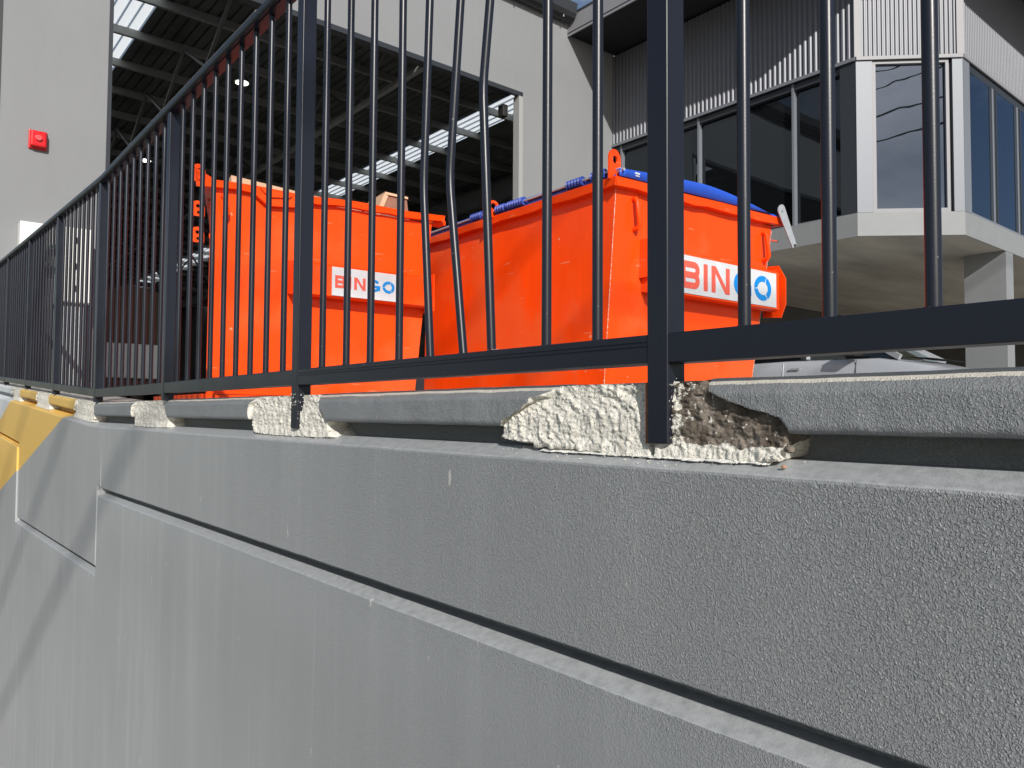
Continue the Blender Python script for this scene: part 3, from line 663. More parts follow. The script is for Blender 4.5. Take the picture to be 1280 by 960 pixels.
def pocket(parent, x0, x1, y0, d, z0, z1, plate=True):
    """box channel welded across the front, with a cranked end plate at the right"""
    c = MB().prism([(x0, y0, z0 + .02), (x0, y0 - d * .72, z0), (x0, y0 - d, z0 + .012), (x0, y0 - d, z1 - .018), (x0, y0 - d * .80, z1), (x0, y0, z1 + .012)], (x1 - x0, 0, 0)).build('fork_pocket', M['orange'], parent, bevel=.004)
    if plate:
        w_ = .012
        MB().prism([(x1 + .04, y0 + .02, z0 - .03), (x1 + .04, y0 - d * .92, z0 - .045), (x1 + .04, y0 - d * 1.2, z0 + .06), (x1 + .04, y0 - d * 1.2, z1 - .06), (x1 + .04, y0 - d * .8, z1 + .05), (x1 + .04, y0 + .02, z1 + .06)], (w_, 0, 0)).build('end_plate', M['orange'], parent, bevel=.002)
        MB().box(x1 + .0005, x1 + .0395, y0 - d * .55, y0 - d * .42, z0 + .02, z1 - .01).build('web_plate', M['orange'], parent)
    return c
def weldline(parent, a, b, n=60, r_=.004, seed=1):
    rd = random.Random(seed); w_ = MB(); a, b = Vector(a), Vector(b)
    pts = [a + (b - a) * k / n for k in range(n + 1)]
    w_.tube(pts, [r_ * rd.uniform(.4, 1.3) for _ in pts], 6); return w_.build('weld_seam', M['weld'], parent, smooth=True)

def bin_right():
    X0, Y0 = 3.69, 3.39
    t = thing('waste_bin', 'orange steel skip bin with a domed blue lid, nearer of the two', 'skip bin', (X0, Y0, .035), R(-1.2), 'orange skip bins in the yard')
    zt = 1.515; W = 1.90; D = 2.32
    top = [(0, 0), (1.80, 0), (1.80, D), (0, D)]; bot = [(-.015, .10), (1.62, .10), (1.62, D - .1), (-.015, D)]
    skip_shell(t, bot, top, .06, zt - .02)
    rim(t, [(0, 0, zt), (1.84, 0, zt + .04), (1.84, D, zt + .02), (0, D, zt)], .065, .055, .002, 3)
    for x in (.25, 1.35): MB().box(x, x + .12, .16, D - .2, 0, .0598).build('skid', M['orange'], t)
    weldline(t, (.002, -.002, zt - .06), (-.013, .098, .06), 150, .0034, 4)
    weldline(t, (1.80, -.002, zt - .06), (1.62, .098, .06), 90, .003, 6)
    sl = lambda z: .10 * (1 - (z - .06) / (zt - .08))
    handle(t, .175, sl(1.32), 1.215, 1.42, .022); handle(t, 1.68, sl(1.32), 1.205, 1.42, .03)
    fp = pocket(t, .30, 1.765, sl(.98) + .03, .155, .79, 1.115); yf = sl(.98) + .03 - .155
    MB().box(.27, .2995, sl(.98) - .09, sl(.98) + .02, .90, 1.16).build('pocket_tab', M['orange'], t)
    for x, z in ((1.87, 1.16), (1.90, 1.0)): pass
    pl = MB().box(.49, 1.715, yf - .006, yf - .0005, .815, 1.082).build('sign_plate', M['signwhite'], t)
    letters(pl, yf - .0062, .555, .852, .192, (.20, .215, .225, .225), .046, None)
    # lid: blue plastic sheet, hinged along the left edge, domed across and sagging to the right
    me = MB(); n = 26; mm = 18; V = []
    for k in range(n + 1):
        u = k / n; x = -.015 + u * 1.86
        h = .050 + .062 * math.sin(min(1, u * 1.35) * math.pi / 2) - (.135 * max(0, (u - .45) / .55) ** 1.5); z = zt + .012 + h * (1 - u * .12) + .04 * u
        for j in range(mm + 1):
            v = j / mm; V.append((x, -.055 + v * (D + .05), z + .012 * math.sin(v * math.pi) + .004 * math.sin(v * 26) * (u > .04)))
    f = [(k * (mm + 1) + j, (k + 1) * (mm + 1) + j, (k + 1) * (mm + 1) + j + 1, k * (mm + 1) + j + 1) for k in range(n) for j in range(mm)]
    top_ = len(V); edge = [(k * (mm + 1)) for k in range(n + 1)]
    sk = [(V[e][0], V[e][1] + .004, zt + .014 + .04 * (i / n)) for i, e in enumerate(edge)]
    V += sk; f += [(edge[k], edge[k + 1], top_ + k + 1, top_ + k) for k in range(n)]
    lid = me.add(V, f).build('lid', M['blue'], t, smooth=True); md = lid.modifiers.new('thick', 'SOLIDIFY'); md.thickness = .006
    # hinge rod with ribbed blue knuckles along the left edge
    MB().tube([(-.055, .0, zt + .045), (-.055, D + .25, zt + .035)], .009, 10).build('hinge_rod', M['galv'], t, smooth=True)
    MB().box(-.045, -.012, -.02, D + .1, zt + .006, zt + .030).build('lid_edge', M['bluegrip'], t, bevel=.004)
    for (a, b_) in ((.04, .16), (.25, .40), (.88, 1.08), (1.10, 1.22), (1.40, 1.55), (2.20, 2.46)):
        p = []; rd = []; k = a
        while k <= b_: p += [(-.055, k, zt + .042)]; rd.append(.026 + .007 * math.sin(k * 2 * math.pi / .030)); k += .005
        MB().tube(p, rd, 12).build('hinge_knuckle', M['bluegrip'], t, smooth=True)
    l = lug(t, (-.02, -.018, zt - .01), .205, .125, 'y', name='lifting_lug'); l.rotation_euler = (0, 0, R(8))
    bl = MB().tube([(.005, -.045, zt + .055), (.005, .015, zt + .055)], .019, 6).build('bolt', M['galv'], l.parent); MB().tube([(.005, -.075, zt + .055), (.005, -.045, zt + .055)], .010, 8).build('bolt', M['galv'], t, smooth=True)
    lug(t, (-.06, 1.25, zt - .01), .135, .115, 'y')
    # galvanised strap that swings off the right end of the lid
    s = MB(); a, b_ = Vector((1.80, -.095, zt + .095)), Vector((1.985, -.095, zt - .175)); d = (b_ - a).normalized(); nn = Vector((-d.z, 0, d.x)) * .036
    pts = [a - nn * -1 + d * 0]
    out_ = [a + nn * 1.45 * math.cos(R(q)) + d * -.038 * math.sin(R(q)) for q in range(0, 181, 30)] + [b_ - nn * .95, b_ + nn * .95]
    s.prism(out_, (0, .007, 0)).build('lid_strap', M['galv'], t)
    for q in (.03, .97): c = a + (b_ - a) * q; MB().tube([c + Vector((0, -.010, 0)), c + Vector((0, .012, 0))], .010, 8).build('rivet', M['darkframe'] if q > .5 else M['galv'], t)
    MB().tube([(1.60, .02, 1.375), (1.92, .02, 1.39)], .008, 8).build('lid_tie_bar', M['signred'], t, smooth=True)
    MB().box(1.86, 1.925, -.05, .05, zt + .028, zt + .05).build('rim_stop', M['orange'], t)
    st = MB().box(.13, .175, -.058, -.0515, zt + .052, zt + .064).box(.135, .17, -.058, -.0515, zt + .038, zt + .045); st.build('moulded_mark', M['signwhite'], t)
bin_right()

def bin_left():
    X0, Y0 = 1.605, 4.985
    t = thing('waste_bin', 'open orange steel skip bin with timber offcuts in it, further from the camera', 'skip bin', (X0, Y0, .035), R(-2.2), 'orange skip bins in the yard')
    zt = 1.455
    top = [(0, 0), (1.66, 0), (1.66, 1.45), (.46, 1.45)]; bot = [(.0, .02), (1.545, .04), (1.545, 1.38), (.46, 1.38)]
    skip_shell(t, bot, top, .085, zt - .015)
    rim(t, [(0, 0, zt), (1.70, 0, zt + .05), (1.70, 1.45, zt + .05), (.46, 1.45, zt)], .05, .045, .006, 9)
    for x in (-.03, 1.3): MB().box(x, x + .07, .0, 1.3, 0, .0845).build('skid', M['orange'], t)
    MB().box(.05, 1.29, .0, .05, .035, .080).build('base_rail', M['orange'], t)
    handle(t, .075, .0, 1.235, 1.375, .012)
    sl = lambda z: .02
    pocket(t, .52, 1.60, .02, .13, .765, 1.00, False); yf = -.11
    MB().box(1.6005, 1.612, -.13, .03, .74, 1.02).build('end_plate', M['orange'], t)
    g = MB().prism([(1.42, .0, 1.005), (1.59, .0, 1.005), (1.56, .0, 1.075), (1.47, .0, 1.075)], (0, -.03, 0)); g.build('gusset', M['orange'], t)
    pl = MB().box(.790, 1.300, yf - .006, yf - .0005, .783, .983).build('sign_plate', M['signwhite'], t)
    letters(pl, yf - .0062, .812, .838, .088, (.078, .088, .092, .098), .023, None)
    # gusset under the rim and the torn strip beside it
    MB().prism([(.24, -.002, zt - .02), (.62, -.002, zt - .005), (.62, -.002, zt - .075), (.36, -.002, zt - .105)], (0, -.04, 0)).build('rim_gusset', M['orange'], t)
    MB().prism([(.30, -.045, zt + .0), (.52, -.045, zt - .01), (.50, -.045, zt - .03), (.36, -.045, zt - .05)], (0, -.012, 0)).build('torn_strip', M['orange'], t)
    # side lugs standing out at the left and a brace up to the rim
    MB().prism([(-.09, .05, zt + .09), (.10, .05, zt + .005), (.0, .05, zt - .03), (-.075, .05, zt - .03)], (0, .014, 0)).build('corner_brace', M['orange'], t)
    for z in (zt + .0, zt - .225, zt - .395):
        lug(t, (-.065, .05, z), .115 if z > zt - .1 else .10, .085, 'y', drops=((0, .66, .15), (.05, .25, .12)))
    MB().box(-.06, -.022, .02, .11, .02, zt).build('corner_post', M['orange'], t) if False else None
    MB().box(1.70, 1.80, .02, .12, zt + .0, zt + .035).build('rim_stop', M['orange'], t)
    return t
bin_left()
def plank(name, a, b_, w_, h_, m, lb, cat, tilt=0, **k):
    a, b_ = Vector(a), Vector(b_); o = MB().prism([(0, -w_ / 2, -h_ / 2), (0, w_ / 2, -h_ / 2), (0, w_ / 2, h_ / 2), (0, -w_ / 2, h_ / 2)], ((b_ - a).length, 0, 0)).build(name, m, bevel=.003)
    d = b_ - a; o.rotation_euler = (tilt, -math.atan2(d.z, math.hypot(d.x, d.y)), math.atan2(d.y, d.x)); o.location = a; return tag(o, lb, cat, **k)
plank('timber_plank', (1.76, 5.08, 1.545), (2.74, 5.10, 1.510), .045, .07, M['timber'], 'long pale timber plank lying along the front edge of the open orange bin', 'plank', R(-20), group='timber offcuts in the open bin')
plank('timber_plank', (1.70, 5.25, 1.44), (2.30, 5.55, 1.60), .09, .035, M['ply'], 'short brown stained board leaning inside the open bin behind the long plank', 'plank', R(30), group='timber offcuts in the open bin')
def box_in_bin():
    t = thing('timber_crate', 'pale plywood crate tipped up at the right end of the open bin', 'crate', (2.90, 5.22, 1.42), R(-4)); t.rotation_euler = (R(0), R(-8), R(-6))
    MB().prism([(0, 0, 0), (.34, 0, .0), (.34, 0, .245), (.16, 0, .275)], (0, .30, 0)).build('side_board', M['ply'], t)
    MB().prism([(-.02, -.012, 0), (.02, -.012, 0), (.175, -.012, .27), (.145, -.012, .29)], (0, .325, 0)).build('edge_board', M['timber'], t)
    MB().prism([(.150, -.014, .283), (.345, -.014, .248), (.345, -.014, .266), (.152, -.014, .303)], (0, .33, 0)).build('top_board', M['timber'], t)
box_in_bin()

# ------------------------------------------------------------------ warehouse
FY = 9.26
def warehouse():
    t = thing('warehouse', 'pale grey warehouse with a tall open doorway into a dark roofed interior', 'warehouse', (0, FY, 0))
    def P(mb, name, m, **k):
        mb.v = [(x, y - FY, z) for x, y, z in mb.v]; return mb.build(name, m, t, **k)
    F = M['facade']; jx0, jx1, lz = 1.87, 7.80, 5.20; top = 6.70
    P(MB().box(.86, jx0, FY, FY + .12, -.3, lz), 'facade_wall', F); P(MB().box(jx1, 10.02, FY, FY + .12, -.3, lz), 'facade_wall', F)
    P(MB().box(.86, 10.02, FY, FY + .12, lz, top), 'lintel_wall', F)
    P(MB().box(jx1 - .010, jx1 + .075, FY - .012, FY + .13, -.2, lz - .06), 'door_jamb', mat('pale_jamb', (.34, .345, .34), .6)); P(MB().box(jx0 - .03, jx0 + .010, FY - .012, FY + .31, -.2, lz - .06), 'door_jamb', M['darkframe'])
    P(MB().box(jx0 - .03, jx1 + .075, FY - .010, FY + .05, lz - .06, lz + .012), 'door_head', M['darkframe'])
    P(MB().tube([(jx0, FY + .40, lz + .26), (jx1 + .1, FY + .40, lz + .26)], .17, 14), 'shutter_drum', M['pvc'], smooth=True)
    P(MB().box(jx1 - .17, jx1 - .06, FY + .20, FY + .34, lz - .36, lz - .16), 'shutter_motor', M['black'], bevel=.02)
    P(MB().box(.74, .8595, FY + .02, FY + .3, .31, 6.6), 'downpipe_return', M['pvc'])
    # gutter with end caps and straps along the top
    g = MB(); gp = [(FY - .02, 6.72), (FY - .02, 6.78), (FY - .06, 6.70), (FY - .19, 6.70), (FY - .24, 6.76), (FY - .26, 6.93), (FY + .2, 6.95), (FY + .2, 6.70)]
    P(MB().prism([(.5, a, b_) for a, b_ in gp], (8.36, 0, 0)), 'gutter', M['pvc'])
    P(MB().tube([(.5, FY - .08, 6.74), (8.84, FY - .08, 6.74)], .085, 14), 'gutter_pipe', M['pvc'], smooth=True)
    for x in (7.6, 8.62): P(MB().tube([(x, FY - .17, 6.66), (x, FY - .19, 6.86)], .012, 6), 'gutter_strap', M['eave'], smooth=True)
    # shell
    xe, ye, rz_ = 19.5, 52.0, 7.0
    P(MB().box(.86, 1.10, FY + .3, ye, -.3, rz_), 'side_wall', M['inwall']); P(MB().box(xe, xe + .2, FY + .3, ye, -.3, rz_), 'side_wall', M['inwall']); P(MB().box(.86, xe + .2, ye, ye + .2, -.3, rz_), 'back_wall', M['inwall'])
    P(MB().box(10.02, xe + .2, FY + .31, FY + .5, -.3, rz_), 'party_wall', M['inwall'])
    # roof sheets: corrugated underside, with skylight strips let in
    strips = [(2.15, 3.48), (10.45, 11.25), (16.5, 17.3)]
    xs = [.8]
    for a, b_ in strips: xs += [a, b_]
    xs.append(xe + .3)
    def sheet(x0, x1, m, nm, amp=.03, pitch=.19, dz=0):
        pr = []; x = x0; k = 0
        while x < x1 - .001: pr += [(x, rz_ + dz), (min(x1, x + pitch * .62), rz_ + dz), (min(x1, x + pitch * .70), rz_ + dz + amp), (min(x1, x + pitch * .92), rz_ + dz + amp)]; x += pitch
        pr.append((x1, rz_ + dz)); q = [pr[0]]
        for p_ in pr[1:]:
            if p_[0] > q[-1][0] + 1e-4: q.append(p_)
        n = len(q); V = [(x, y, z) for y in (FY + .2, ye + .2) for x, z in q]
        return P(MB().add(V, [(i, i + 1, n + i + 1, n + i) for i in range(n - 1)]), nm, m)
    for i in range(0, len(xs) - 1):
        if i % 2 == 0: sheet(xs[i], xs[i + 1], M['roofsheet'], 'roof_sheet')
        else: sheet(xs[i], xs[i + 1], M['skylight'], 'skylight_strip', dz=.004)
    # C purlins every 1.45 m
    y = FY + 1.35; first = None
    while y < ye:
        if first is None:
            pr = [(0, -.15), (0, -.004), (.07, -.004), (.07, -.03), (.064, -.03), (.064, -.010), (.006, -.010), (.006, -.144), (.064, -.144), (.064, -.125), (.07, -.125), (.07, -.15)]
            first = P(MB().prism([(1.1, y + a, rz_ + b_) for a, b_ in pr], (xe - 1.1, 0, 0)), 'purlin', M['steel']); y0 = y
        else: share(first, 'purlin', t, (0, y - y0, 0))
        y += 1.45
    # rafters along the depth with flanges, and truss webs
    fr = None
    for x in (13.4,):
        b_ = MB().box(x - .09, x + .09, FY + .4, ye, 6.06, 6.08).box(x - .012, x + .012, FY + .4, ye, 6.0805, 6.60).box(x - .09, x + .09, FY + .4, ye, 6.6005, 6.62)
        P(b_, 'rafter', M['darksteel'])
    for x in (7.05, 4.2):
        y = FY + 1.6
        P(MB().box(x - .05, x + .05, FY + .4, ye, 5.95, 6.02), 'truss_chord', M['steel'])
        while y < ye - 3 and y < 34:
            P(MB().beam((x, y, 6.02), (x, y + 1.3, 6.8), .05, .05), 'truss_web', M['darksteel']); P(MB().beam((x, y + 2.6, 6.02), (x, y + 1.3, 6.8), .05, .05), 'truss_web', M['darksteel']); y += 2.6
    # shallow arched frames at the far end
    for k in range(1):
        y = 34 + k * 10; P(MB().beam((1.2, y, 5.3), (xe, y, 5.3), .12, .16), 'cross_beam', M['darksteel'])
        for j in range(9): x = 1.2 + j * 2.0; P(MB().beam((x, y, 5.36), (x + 1, y, 6.75), .06, .06), 'truss_web', M['darksteel']); P(MB().beam((x + 2, y, 5.36), (x + 1, y, 6.75), .06, .06), 'truss_web', M['darksteel'])
warehouse()
lampm = emis('lamp_lens', (1.0, .98, .85), 9)
for q, (x, y, z, lb) in enumerate([(5.35, 14.9, 6.55, 'lit high bay lamp under the warehouse roof, nearer and higher of the two seen'), (5.15, 21.2, 6.55, 'lit high bay lamp further back under the warehouse roof')]):
    t = thing('high_bay_lamp', lb, 'lamp', (x, y, z), 0, 'high bay lamps under the warehouse roof')
    MB().tube([(0, 0, .0), (0, 0, .05), (0, 0, .16)], [.17, .12, .06], 14).build('lamp_shade', M['darksteel'], t, smooth=True)
    MB().tube([(0, 0, .16), (0, 0, .30)], .012, 6).build('hook', M['steel'], t)
    MB().tube([(0, 0, -.01), (0, 0, -.002)], .12, 14).build('lens', lampm, t)

def alarm():
    t = thing('fire_alarm_sounder', 'red fire alarm sounder fixed to the pale grey warehouse wall', 'fire alarm', (1.195, FY - .001, 2.84))
    MB().box(-.085, .085, -.028, 0, -.10, .10).build('back_box', M['alarmred'], t, bevel=.012)
    MB().prism([(-.075, -.0285, -.085), (.075, -.0285, -.085), (.075, -.0285, .085), (-.075, -.0285, .085)], (0, -.05, 0)).build('horn_cover', M['alarmred'], t, bevel=.02, seg=3)
    MB().tube([(0, -.079, .005), (0, -.10, .005)], [.035, .028], 12).build('strobe_lens', mat('pale_red_lens', (.75, .10, .10), .15), t, smooth=True)
alarm()
def white_things():
    t = thing('meter_box', 'white metal service box fixed on the pale grey wall above the fence rail', 'service box', (1.045, FY, 1.62))
    MB().box(0, .30, -.16, -.0005, -.12, .32).build('box_body', M['whiteplastic'], t, bevel=.008); MB().box(.006, .294, -.169, -.1605, -.112, .312).build('box_door', M['whiteplastic'], t, bevel=.002)
    h = thing('hose_reel', 'grey green hose coil hanging at the lower corner of the white service box', 'hose', (1.40, FY - .2, 1.60))
    p = [(math.cos(a * .35) * .13, -.0 - a * .0016, math.sin(a * .35) * .13) for a in range(60)]
    MB().tube(p, .014, 8).build('hose_coil', M['green'], h, smooth=True); MB().box(-.02, .02, .01, .2, -.02, .02).build('reel_bracket', M['galv'], h)
    c = thing('switchboard_cabinet', 'tall white cabinet with black hinges standing against the warehouse wall behind the fence', 'cabinet', (1.36, FY - .36, 1.12))
    MB().box(0, .30, 0, .35, 0, .78).build('cabinet_body', M['whiteplastic'], c); MB().box(.005, .14, -.014, -.0005, .01, .77).build('door', M['whiteplastic'], c); MB().box(.16, .295, -.014, -.0005, .01, .77).build('door', M['whiteplastic'], c)
    for z in (.12, .35, .62): MB().tube([(.15, -.022, z), (.15, -.022, z + .06)], .012, 8).build('hinge', M['black'], c)
    MB().box(.05, .25, .05, .30, -1.09, -.0005).build('plinth', M['galv'], c)
    b = thing('storage_tank', 'white pallet tank standing inside the warehouse doorway behind the fence', 'tank', (2.85, 14.0, .04))
    MB().box(0, .95, 0, .9, .52, 1.12).build('tank_body', M['whiteplastic'], b, bevel=.04); MB().box(-.03, .98, -.02, .92, .36, .50).build('pallet_base', M['brown'], b)
    for x in (0, .42, .85): MB().box(x, x + .12, 0, .9, 0, .3595).build('pallet_leg', M['brown'], b)
    k = thing('steel_hopper', 'big rusty brown steel hopper inside the warehouse left of the open bin', 'hopper', (3.05, 14.8, .04))
    MB().prism([(-.3, 0, .5), (1.0, 0, .5), (1.25, 0, 1.5), (1.1, 0, 2.1), (.3, 0, 2.25), (-.45, 0, 1.9)], (0, 1.6, 0)).build('hopper_body', M['brown'], k, bevel=.03)
    for x, y in ((-.2, .1), (.85, .1), (-.2, 1.4), (.85, 1.4)): MB().box(x, x + .1, y, y + .1, 0, .4995).build('leg', M['brown'], k)
    g = thing('filler_block', 'pale filler block added on the yard to fill the gap between the two orange bins', 'block', (4.55, 7.6, .035))  # block added for the pale patch between the bins
    MB().box(0, .7, 0, .5, 0, .40).build('block_body', M['path'], g, bevel=.02); MB().tube([(.35, .25, .40), (.35, .25, .46)], .03, 10).build('lifting_eye', M['galv'], g)
white_things()

# ------------------------------------------------------------------ office building over the undercroft
A = Vector((10.0, 4.825, 0)); Bc = Vector((10.99, 3.86, 0))
def office():
    t = thing('office_building', 'grey clad two storey office with corner windows over an open concrete undercroft', 'office building', (10, 3.86, 0)); O = Vector((10, 3.86, 0))
    def P(mb, name, m, parent=None, **k):
        mb.v = [tuple(Vector(v) - O) for v in mb.v]; return mb.build(name, m, parent or t, **k)
    def wallframe(a, b_):
        a, b_ = Vector(a), Vector(b_); d = (b_ - a).normalized(); n = Vector((d.y, -d.x, 0)); return a, d, n, (b_ - a).length
    # outward normals: side facade faces -X, chamfer faces (-X,-Y), right facade faces -Y
    def pbox(fr, u0, u1, d0, d1, z0, z1, mb=None):
        """box in facade coordinates: u along, d outward depth, z up"""
        a, d, n, _ = fr; mb = mb or MB(); pts = []
        for z in (z0, z1):
            for (u, w_) in ((u0, d0), (u1, d0), (u1, d1), (u0, d1)): p = a + d * u + n * w_; pts.append((p.x, p.y, z))
        return mb.add(pts, [(0, 1, 2, 3), (7, 6, 5, 4), (0, 4, 5, 1), (1, 5, 6, 2), (2, 6, 7, 3), (3, 7, 4, 0)])
    side = wallframe((10, FY, 0), A); side = (side[0], side[1], Vector((-1, 0, 0)), side[3])
    ch = wallframe(A, Bc); ch = (ch[0], ch[1], Vector((-1, -1.02, 0)).normalized(), ch[3])
    rt = wallframe(Bc, (17.5, 3.86, 0)); rt = (rt[0], rt[1], Vector((0, -1, 0)), rt[3])
    zb0, zb1, wt, ct = 2.41, 2.725, 4.80, 6.46      # band, window sill, window head, top of cladding
    # corrugated cladding
    for fr, pitch, lo in ((side, .080, wt + .045), (ch, .058, wt + .045), (rt, .062, wt + .045)):
        a, d, n, Ln = fr; u = .0; pr = []; m_ = .0 if fr is side else .06
        u = m_
        while u < Ln - m_ - .001: pr += [(u, .0), (u + pitch * .30, .0), (u + pitch * .5, -.018), (u + pitch * .80, -.018)]; u += pitch
        pr = [(min(x, Ln - m_), y) for x, y in pr]; pts = []
        for z in (lo, ct):
            for (x, y) in pr: p = a + d * x + n * y; pts.append((p.x, p.y, z))
        k = len(pr); P(MB().add(pts, [(i, i + 1, k + i + 1, k + i) for i in range(k - 1)]), 'corrugated_cladding', M['corr'])
        P(pbox(fr, 0, Ln, .004, .028, wt - .005, wt + .045), 'head_flashing', M['eave'] if fr is not side else M['frame'], bevel=.004)
        P(pbox(fr, 0, Ln, -.30, -.022, wt - .0, ct), 'wall_backing', M['soffit'])
    for fr, u0, u1 in ((ch, -.02, .075), (ch, ch[3] - .075, ch[3] + .02)): P(pbox(fr, u0, u1, -.015, .014, wt + .046, ct), 'corner_flashing', M['eave'])
    # sill band, slab
    P(pbox(side, 0, side[3] + .0, -.012, .0, zb0, zb1), 'sill_band', M['band']); P(pbox(ch, 0, ch[3], -.011, .002, zb0 + .002, zb1 + .0004), 'sill_band', M['band']); P(pbox(rt, 0, rt[3], -.0115, .0, zb0 + .001, zb1 + .0002), 'sill_band', M['band'])
    slab = [(10.012, FY - .02), (10.012, 4.832), (10.997, 3.872), (17.5, 3.89), (26, 3.89), (26, FY - .02)]
    P(MB().prism([(x, y, zb0 + .012) for x, y in slab], (0, 0, .22)), 'floor_slab', M['slab'])
    # glazing: (facade, mullion positions)
    def glazing(fr, us, head, glassm, fm, dep=-.09, z0=zb1, lightedge=True):
        for u0, u1 in zip(us, us[1:]):
            f = P(pbox(fr, u0 + .012, u0 + .045, dep - .02, -.02, z0 + .002, head), 'mullion', fm)
            w_ = P(pbox(fr, u0 + .0455, u1 + .0115, dep - .03, dep, z0 + .002, z0 + .040), 'window_frame', fm)
            pbx = pbox(fr, u0 + .0455, u1 + .0115, dep - .022, dep - .012, z0 + .0405, head - .045); o = P(pbx, 'pane', glassm, w_); 
            P(pbox(fr, u0 + .0455, u1 + .0115, dep - .03, dep, head - .0445, head), 'head_frame', M['darkframe'], w_)
    y2u = lambda y: FY - y
    glazing(side, [y2u(9.10), y2u(7.44), y2u(5.79), y2u(5.06)], wt - .006, M['sideglass'], M['frame'])
    P(pbox(side, y2u(5.05), y2u(4.83), -.10, -.005, zb1 + .002, wt - .007), 'corner_panel', M['darkframe'])
    P(pbox(side, 0, side[3], -.101, -.030, wt - .10, wt - .0065), 'head_recess', M['darkframe'])
    cf = M['frame']
    P(pbox(ch, -.0, .215, -.10, .003, zb1 + .002, wt - .006), 'corner_post', cf, bevel=.003)
    P(pbox(ch, ch[3] - .135, ch[3] + .0, -.10, .003, zb1 + .002, wt - .006), 'corner_post', cf, bevel=.003)
    f = P(pbox(ch, .217, .262, -.09, -.012, zb1 + .002, wt - .05), 'window_frame', M['eave'])
    P(pbox(ch, ch[3] - .215, ch[3] - .175, -.09, -.012, zb1 + .002, wt - .05), 'window_frame', M['eave'])
    P(pbox(ch, .217, ch[3] - .175, -.089, -.011, wt - .049, wt - .007), 'window_frame', M['eave']); P(pbox(ch, .2625, ch[3] - .2155, -.089, -.013, zb1 + .003, zb1 + .055), 'window_frame', M['eave'])
    P(pbox(ch, ch[3] - .174, ch[3] - .136, -.12, -.05, zb1 + .002, wt - .007), 'shadow_gap', M['darkframe'])
    P(pbox(ch, .263, ch[3] - .2155, -.066, -.056, zb1 + .056, wt - .05), 'pane', M['glass'])
    P(pbox(rt, .001, .225, -.10, .004, zb1 + .002, wt - .006), 'corner_panel', cf)
    for u0, u1 in ((.26, .97), (1.25, 1.98), (2.26, 3.2), (3.5, 4.4), (4.7, 5.6)):
        w_ = P(pbox(rt, u0 - .034, u0, -.10, -.004, zb1 + .032, wt - .12), 'window_frame', M['darkframe']); P(pbox(rt, u1, u1 + .09, -.10, -.003, zb1 + .032, wt - .12), 'window_frame', M['darkframe'])
        P(pbox(rt, u0, u1, -.03, -.010, zb1 + .032, wt - .12), 'pane', M['glass'], w_)
        P(pbox(rt, u1 + .091, u1 + .15, -.10, .0, zb1 + .032, wt - .12), 'mullion', M['frame']); P(pbox(rt, u1 + .151, u1 + .245, -.10, -.012, zb1 + .032, wt - .12), 'window_frame', M['darkframe'])
    P(pbox(rt, .226, rt[3], -.12, -.008, wt - .119, wt - .007), 'head_frame', M['darkframe']); P(pbox(rt, .226, rt[3], -.10, -.002, zb1 + .001, zb1 + .0315), 'sill_frame', M['frame'])
    # eave: soffit and fascia out over the facades
    ev = [(8.87, FY + 0), (8.87, 3.97), (10.44, 2.40), (17.5, 2.40), (17.5, 9.26)]
    P(MB().prism([(x, y, 6.50) for x, y in ev[:]], (0, 0, .02)), 'eave_soffit', M['soffit'])
    for (a, b_) in ((ev[0], ev[1]), (ev[1], ev[2]), (ev[2], ev[3])):
        a3, b3 = Vector((*a, 0)), Vector((*b_, 0)); fr = wallframe(a3, b3); P(pbox(fr, 0, fr[3], -.0, .035, 6.46, 6.62) if False else pbox(fr, 0, fr[3], -.02, .0, 6.46, 6.60), 'fascia', M['eave'])
        P(pbox(fr, 0, fr[3], -.05, -.0205, 6.601, 6.80), 'fascia_trim', M['eave'])
    P(MB().prism([(x + .03, y + .03, 6.81) for x, y in ev], (0, 0, .05)), 'roof', M['pvc'])
    # undercroft: blade pillars, back and end walls
    for x in (12.5, 18.0):
        P(MB().box(x, x + .30, 3.865, 4.42, -.3, zb0 + .010), 'pillar', M['band'])
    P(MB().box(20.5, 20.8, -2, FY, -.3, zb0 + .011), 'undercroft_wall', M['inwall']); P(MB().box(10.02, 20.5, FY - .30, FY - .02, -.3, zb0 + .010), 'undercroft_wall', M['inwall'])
office()

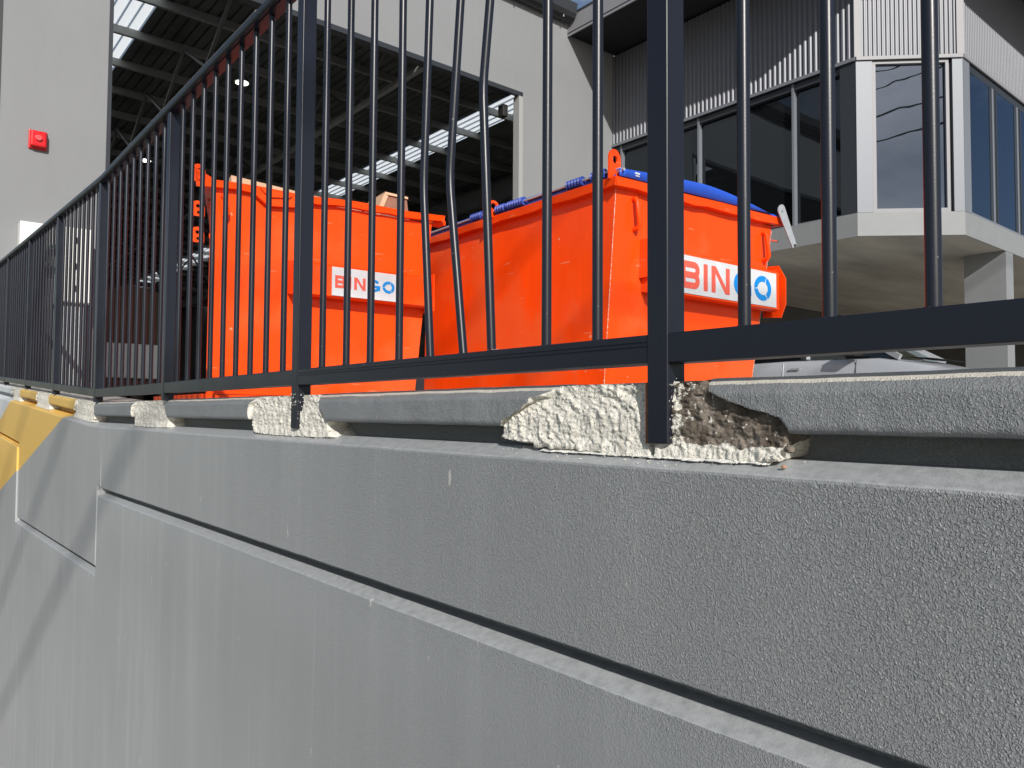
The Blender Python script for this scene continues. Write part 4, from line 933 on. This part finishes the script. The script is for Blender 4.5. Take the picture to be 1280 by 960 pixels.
# ------------------------------------------------------------------ parked car in the undercroft
def car():
    """pale silver hatchback, side on, nose towards -Y (local +X is the nose)"""
    t = thing('parked_car', 'pale silver car parked in the undercroft, seen below the bottom rail', 'car', (10.80, 5.30, -.185), R(-90))
    W = .82
    low = [(-1.95, .20), (1.95, .20), (2.02, .42), (1.95, .66), (1.30, .86), (.78, .965), (-.60, .985), (-3.35, .96), (-1.98, .86), (-2.03, .5)]
    V = []; fs = []; rows = [(-W, .0), (-W * .98, .05), (-W * .6, .09), (0, .10)]
    b = bmesh.new()
    prof = [(-2.02, .30), (-2.05, .60), (-1.95, .88), (-1.60, .97), (-.60, .985), (.72, .965), (1.20, .88), (1.75, .74), (2.02, .56), (2.05, .32)]
    sec = [(0.0, 1.0, 0), (.80, 1.0, .0), (.94, .97, 0), (1.0, .86, 0), (1.02, .55, 0), (1.0, .25, 0), (.93, 0., 0)]
    # loft across: for each station along x, arch from left side to right side
    xs = [p[0] for p in prof]; tops = [p[1] for p in prof]
    grid = []
    for i, (x, zt) in enumerate(prof):
        end = min(1, (2.08 - abs(x)) / .35); ww = W * (.80 + .20 * min(1, max(0, end)))
        row = []
        for s_ in (1, -1):
            ss = sec if s_ == 1 else sec[::-1][:-0 or None]
            for (a, h, _) in (ss if s_ == 1 else ss[:-1]): row.append((x, a * ww * s_, .20 + (zt - .20) * h + (.02 if a < .5 else 0)))
        order = row[:7][::-1] + row[7:][::-1]
        grid.append(order)
    n = len(grid[0]); mb = MB(); mb.add([p for r_ in grid for p in r_], [(i * n + j, i * n + j + 1, (i + 1) * n + j + 1, (i + 1) * n + j) for i in range(len(grid) - 1) for j in range(n - 1)] + [tuple(range(n)), tuple((len(grid) - 1) * n + j for j in range(n))[::-1]])
    body = mb.build('body', M['carpaint'], t, smooth=True)
    # greenhouse: glass then pillars and roof
    gl = [(-3.55, .955), (.92, .945), (.15, 1.40), (-1.20, 1.43)]
    g = MB(); V = [(x, (W - .10 if z < 1 else W - .26) * s_, z) for s_ in (-1, 1) for x, z in gl]
    g.add(V, [(0, 1, 2, 3), (7, 6, 5, 4), (0, 4, 5, 1), (1, 5, 6, 2), (2, 6, 7, 3), (3, 7, 4, 0)]).build('windows', M['carglass'], t)
    MB().prism([(.17, -.58, 1.40), (-1.22, -.58, 1.43), (-1.1, -.54, 1.47), (.02, -.54, 1.455)], (0, 1.16, 0)).build('roof', M['carpaint'], t, bevel=.01)
    for s_ in (-1, 1):
        for (a, b_) in (((.97, .72, .95), (.17, .565, 1.41)), ((-.28, .735, .97), (-.36, .575, 1.42)), ((-1.78, .72, .96), (-1.22, .565, 1.43))):
            MB().beam((a[0], a[1] * s_, a[2]), (b_[0], b_[1] * s_, b_[2]), .05, .07).build('pillar', M['carpaint'], t)
        # door shut lines, handles, mirror
        for x in (-.62, .44):
            MB().tube([(x, s_ * (W * 1.0 + .006), .42), (x, s_ * (W + .013), .80), (x, s_ * (W * .985), .93)], .005, 6).build('door_gap', M['signwhite'] if x < 0 else M['darkframe'], t)
        hd = MB().box(-.50, -.34, W + .022 if s_ > 0 else -W - .040, W + .040 if s_ > 0 else -W - .022, .885 - .04, .91 - .04).build('door_handle', M['galv'], t, bevel=.006)
        mb_ = MB().prism([(.28, s_ * (W - .0), 1.0), (.52, s_ * (W - .0), .985), (.50, s_ * (W), 1.10), (.33, s_ * (W), 1.12)], (0, s_ * .18, 0)).build('mirror', M['black'], t, bevel=.02)
        for x in (-1.28, 1.30):
            wh = MB().tube([(x, s_ * (W - .17), .31), (x, s_ * (W + .025), .31)], .31, 24).build('tyre', M['black'], t, smooth=True); MB().tube([(x, s_ * (W + .0255), .31), (x, s_ * (W + .031), .31)], .20, 16).build('rim', M['galv'], wh, smooth=True)
        MB().box(1.86, 1.98, s_ * .70 - .12, s_ * .70 + .12, .56, .66).build('headlight', M['galv'], t, bevel=.02)
    MB().prism([(1.30, -.55, .93), (.95, -.60, .965), (.95, .60, .965), (1.30, .55, .93)], (0, 0, .004)).build('windscreen_cowl', M['black'], t)
car()

# ------------------------------------------------------------------ power lines over the street, seen mirrored in the corner window
def wires():
    t = thing('power_line', 'overhead power line across the street mirrored in the corner window', 'power line', (-20.0, -14, -3.5))
    for x in (0, 45):
        MB().tube([(x, 0, 0), (x, 0, 17.6)], [.17, .12], 12).build('pole', M['timber'], t, smooth=True); MB().box(x - .06, x + .06, -1.1, 1.1, 16.75, 16.9).build('crossarm', M['timber'], t)
    for (y, z, sag, r_) in ((-.9, 16.92, .8, .024), (0, 17.0, .65, .024), (0, 15.4, .8, .030), (0, 14.55, .9, .034)):
        MB().tube([(45 * k / 24, y, z - sag * (1 - (k / 12 - 1) ** 2) + .5 * (k / 24)) for k in range(25)], r_, 6).build('wire', M['black'], t, smooth=True)
wires()
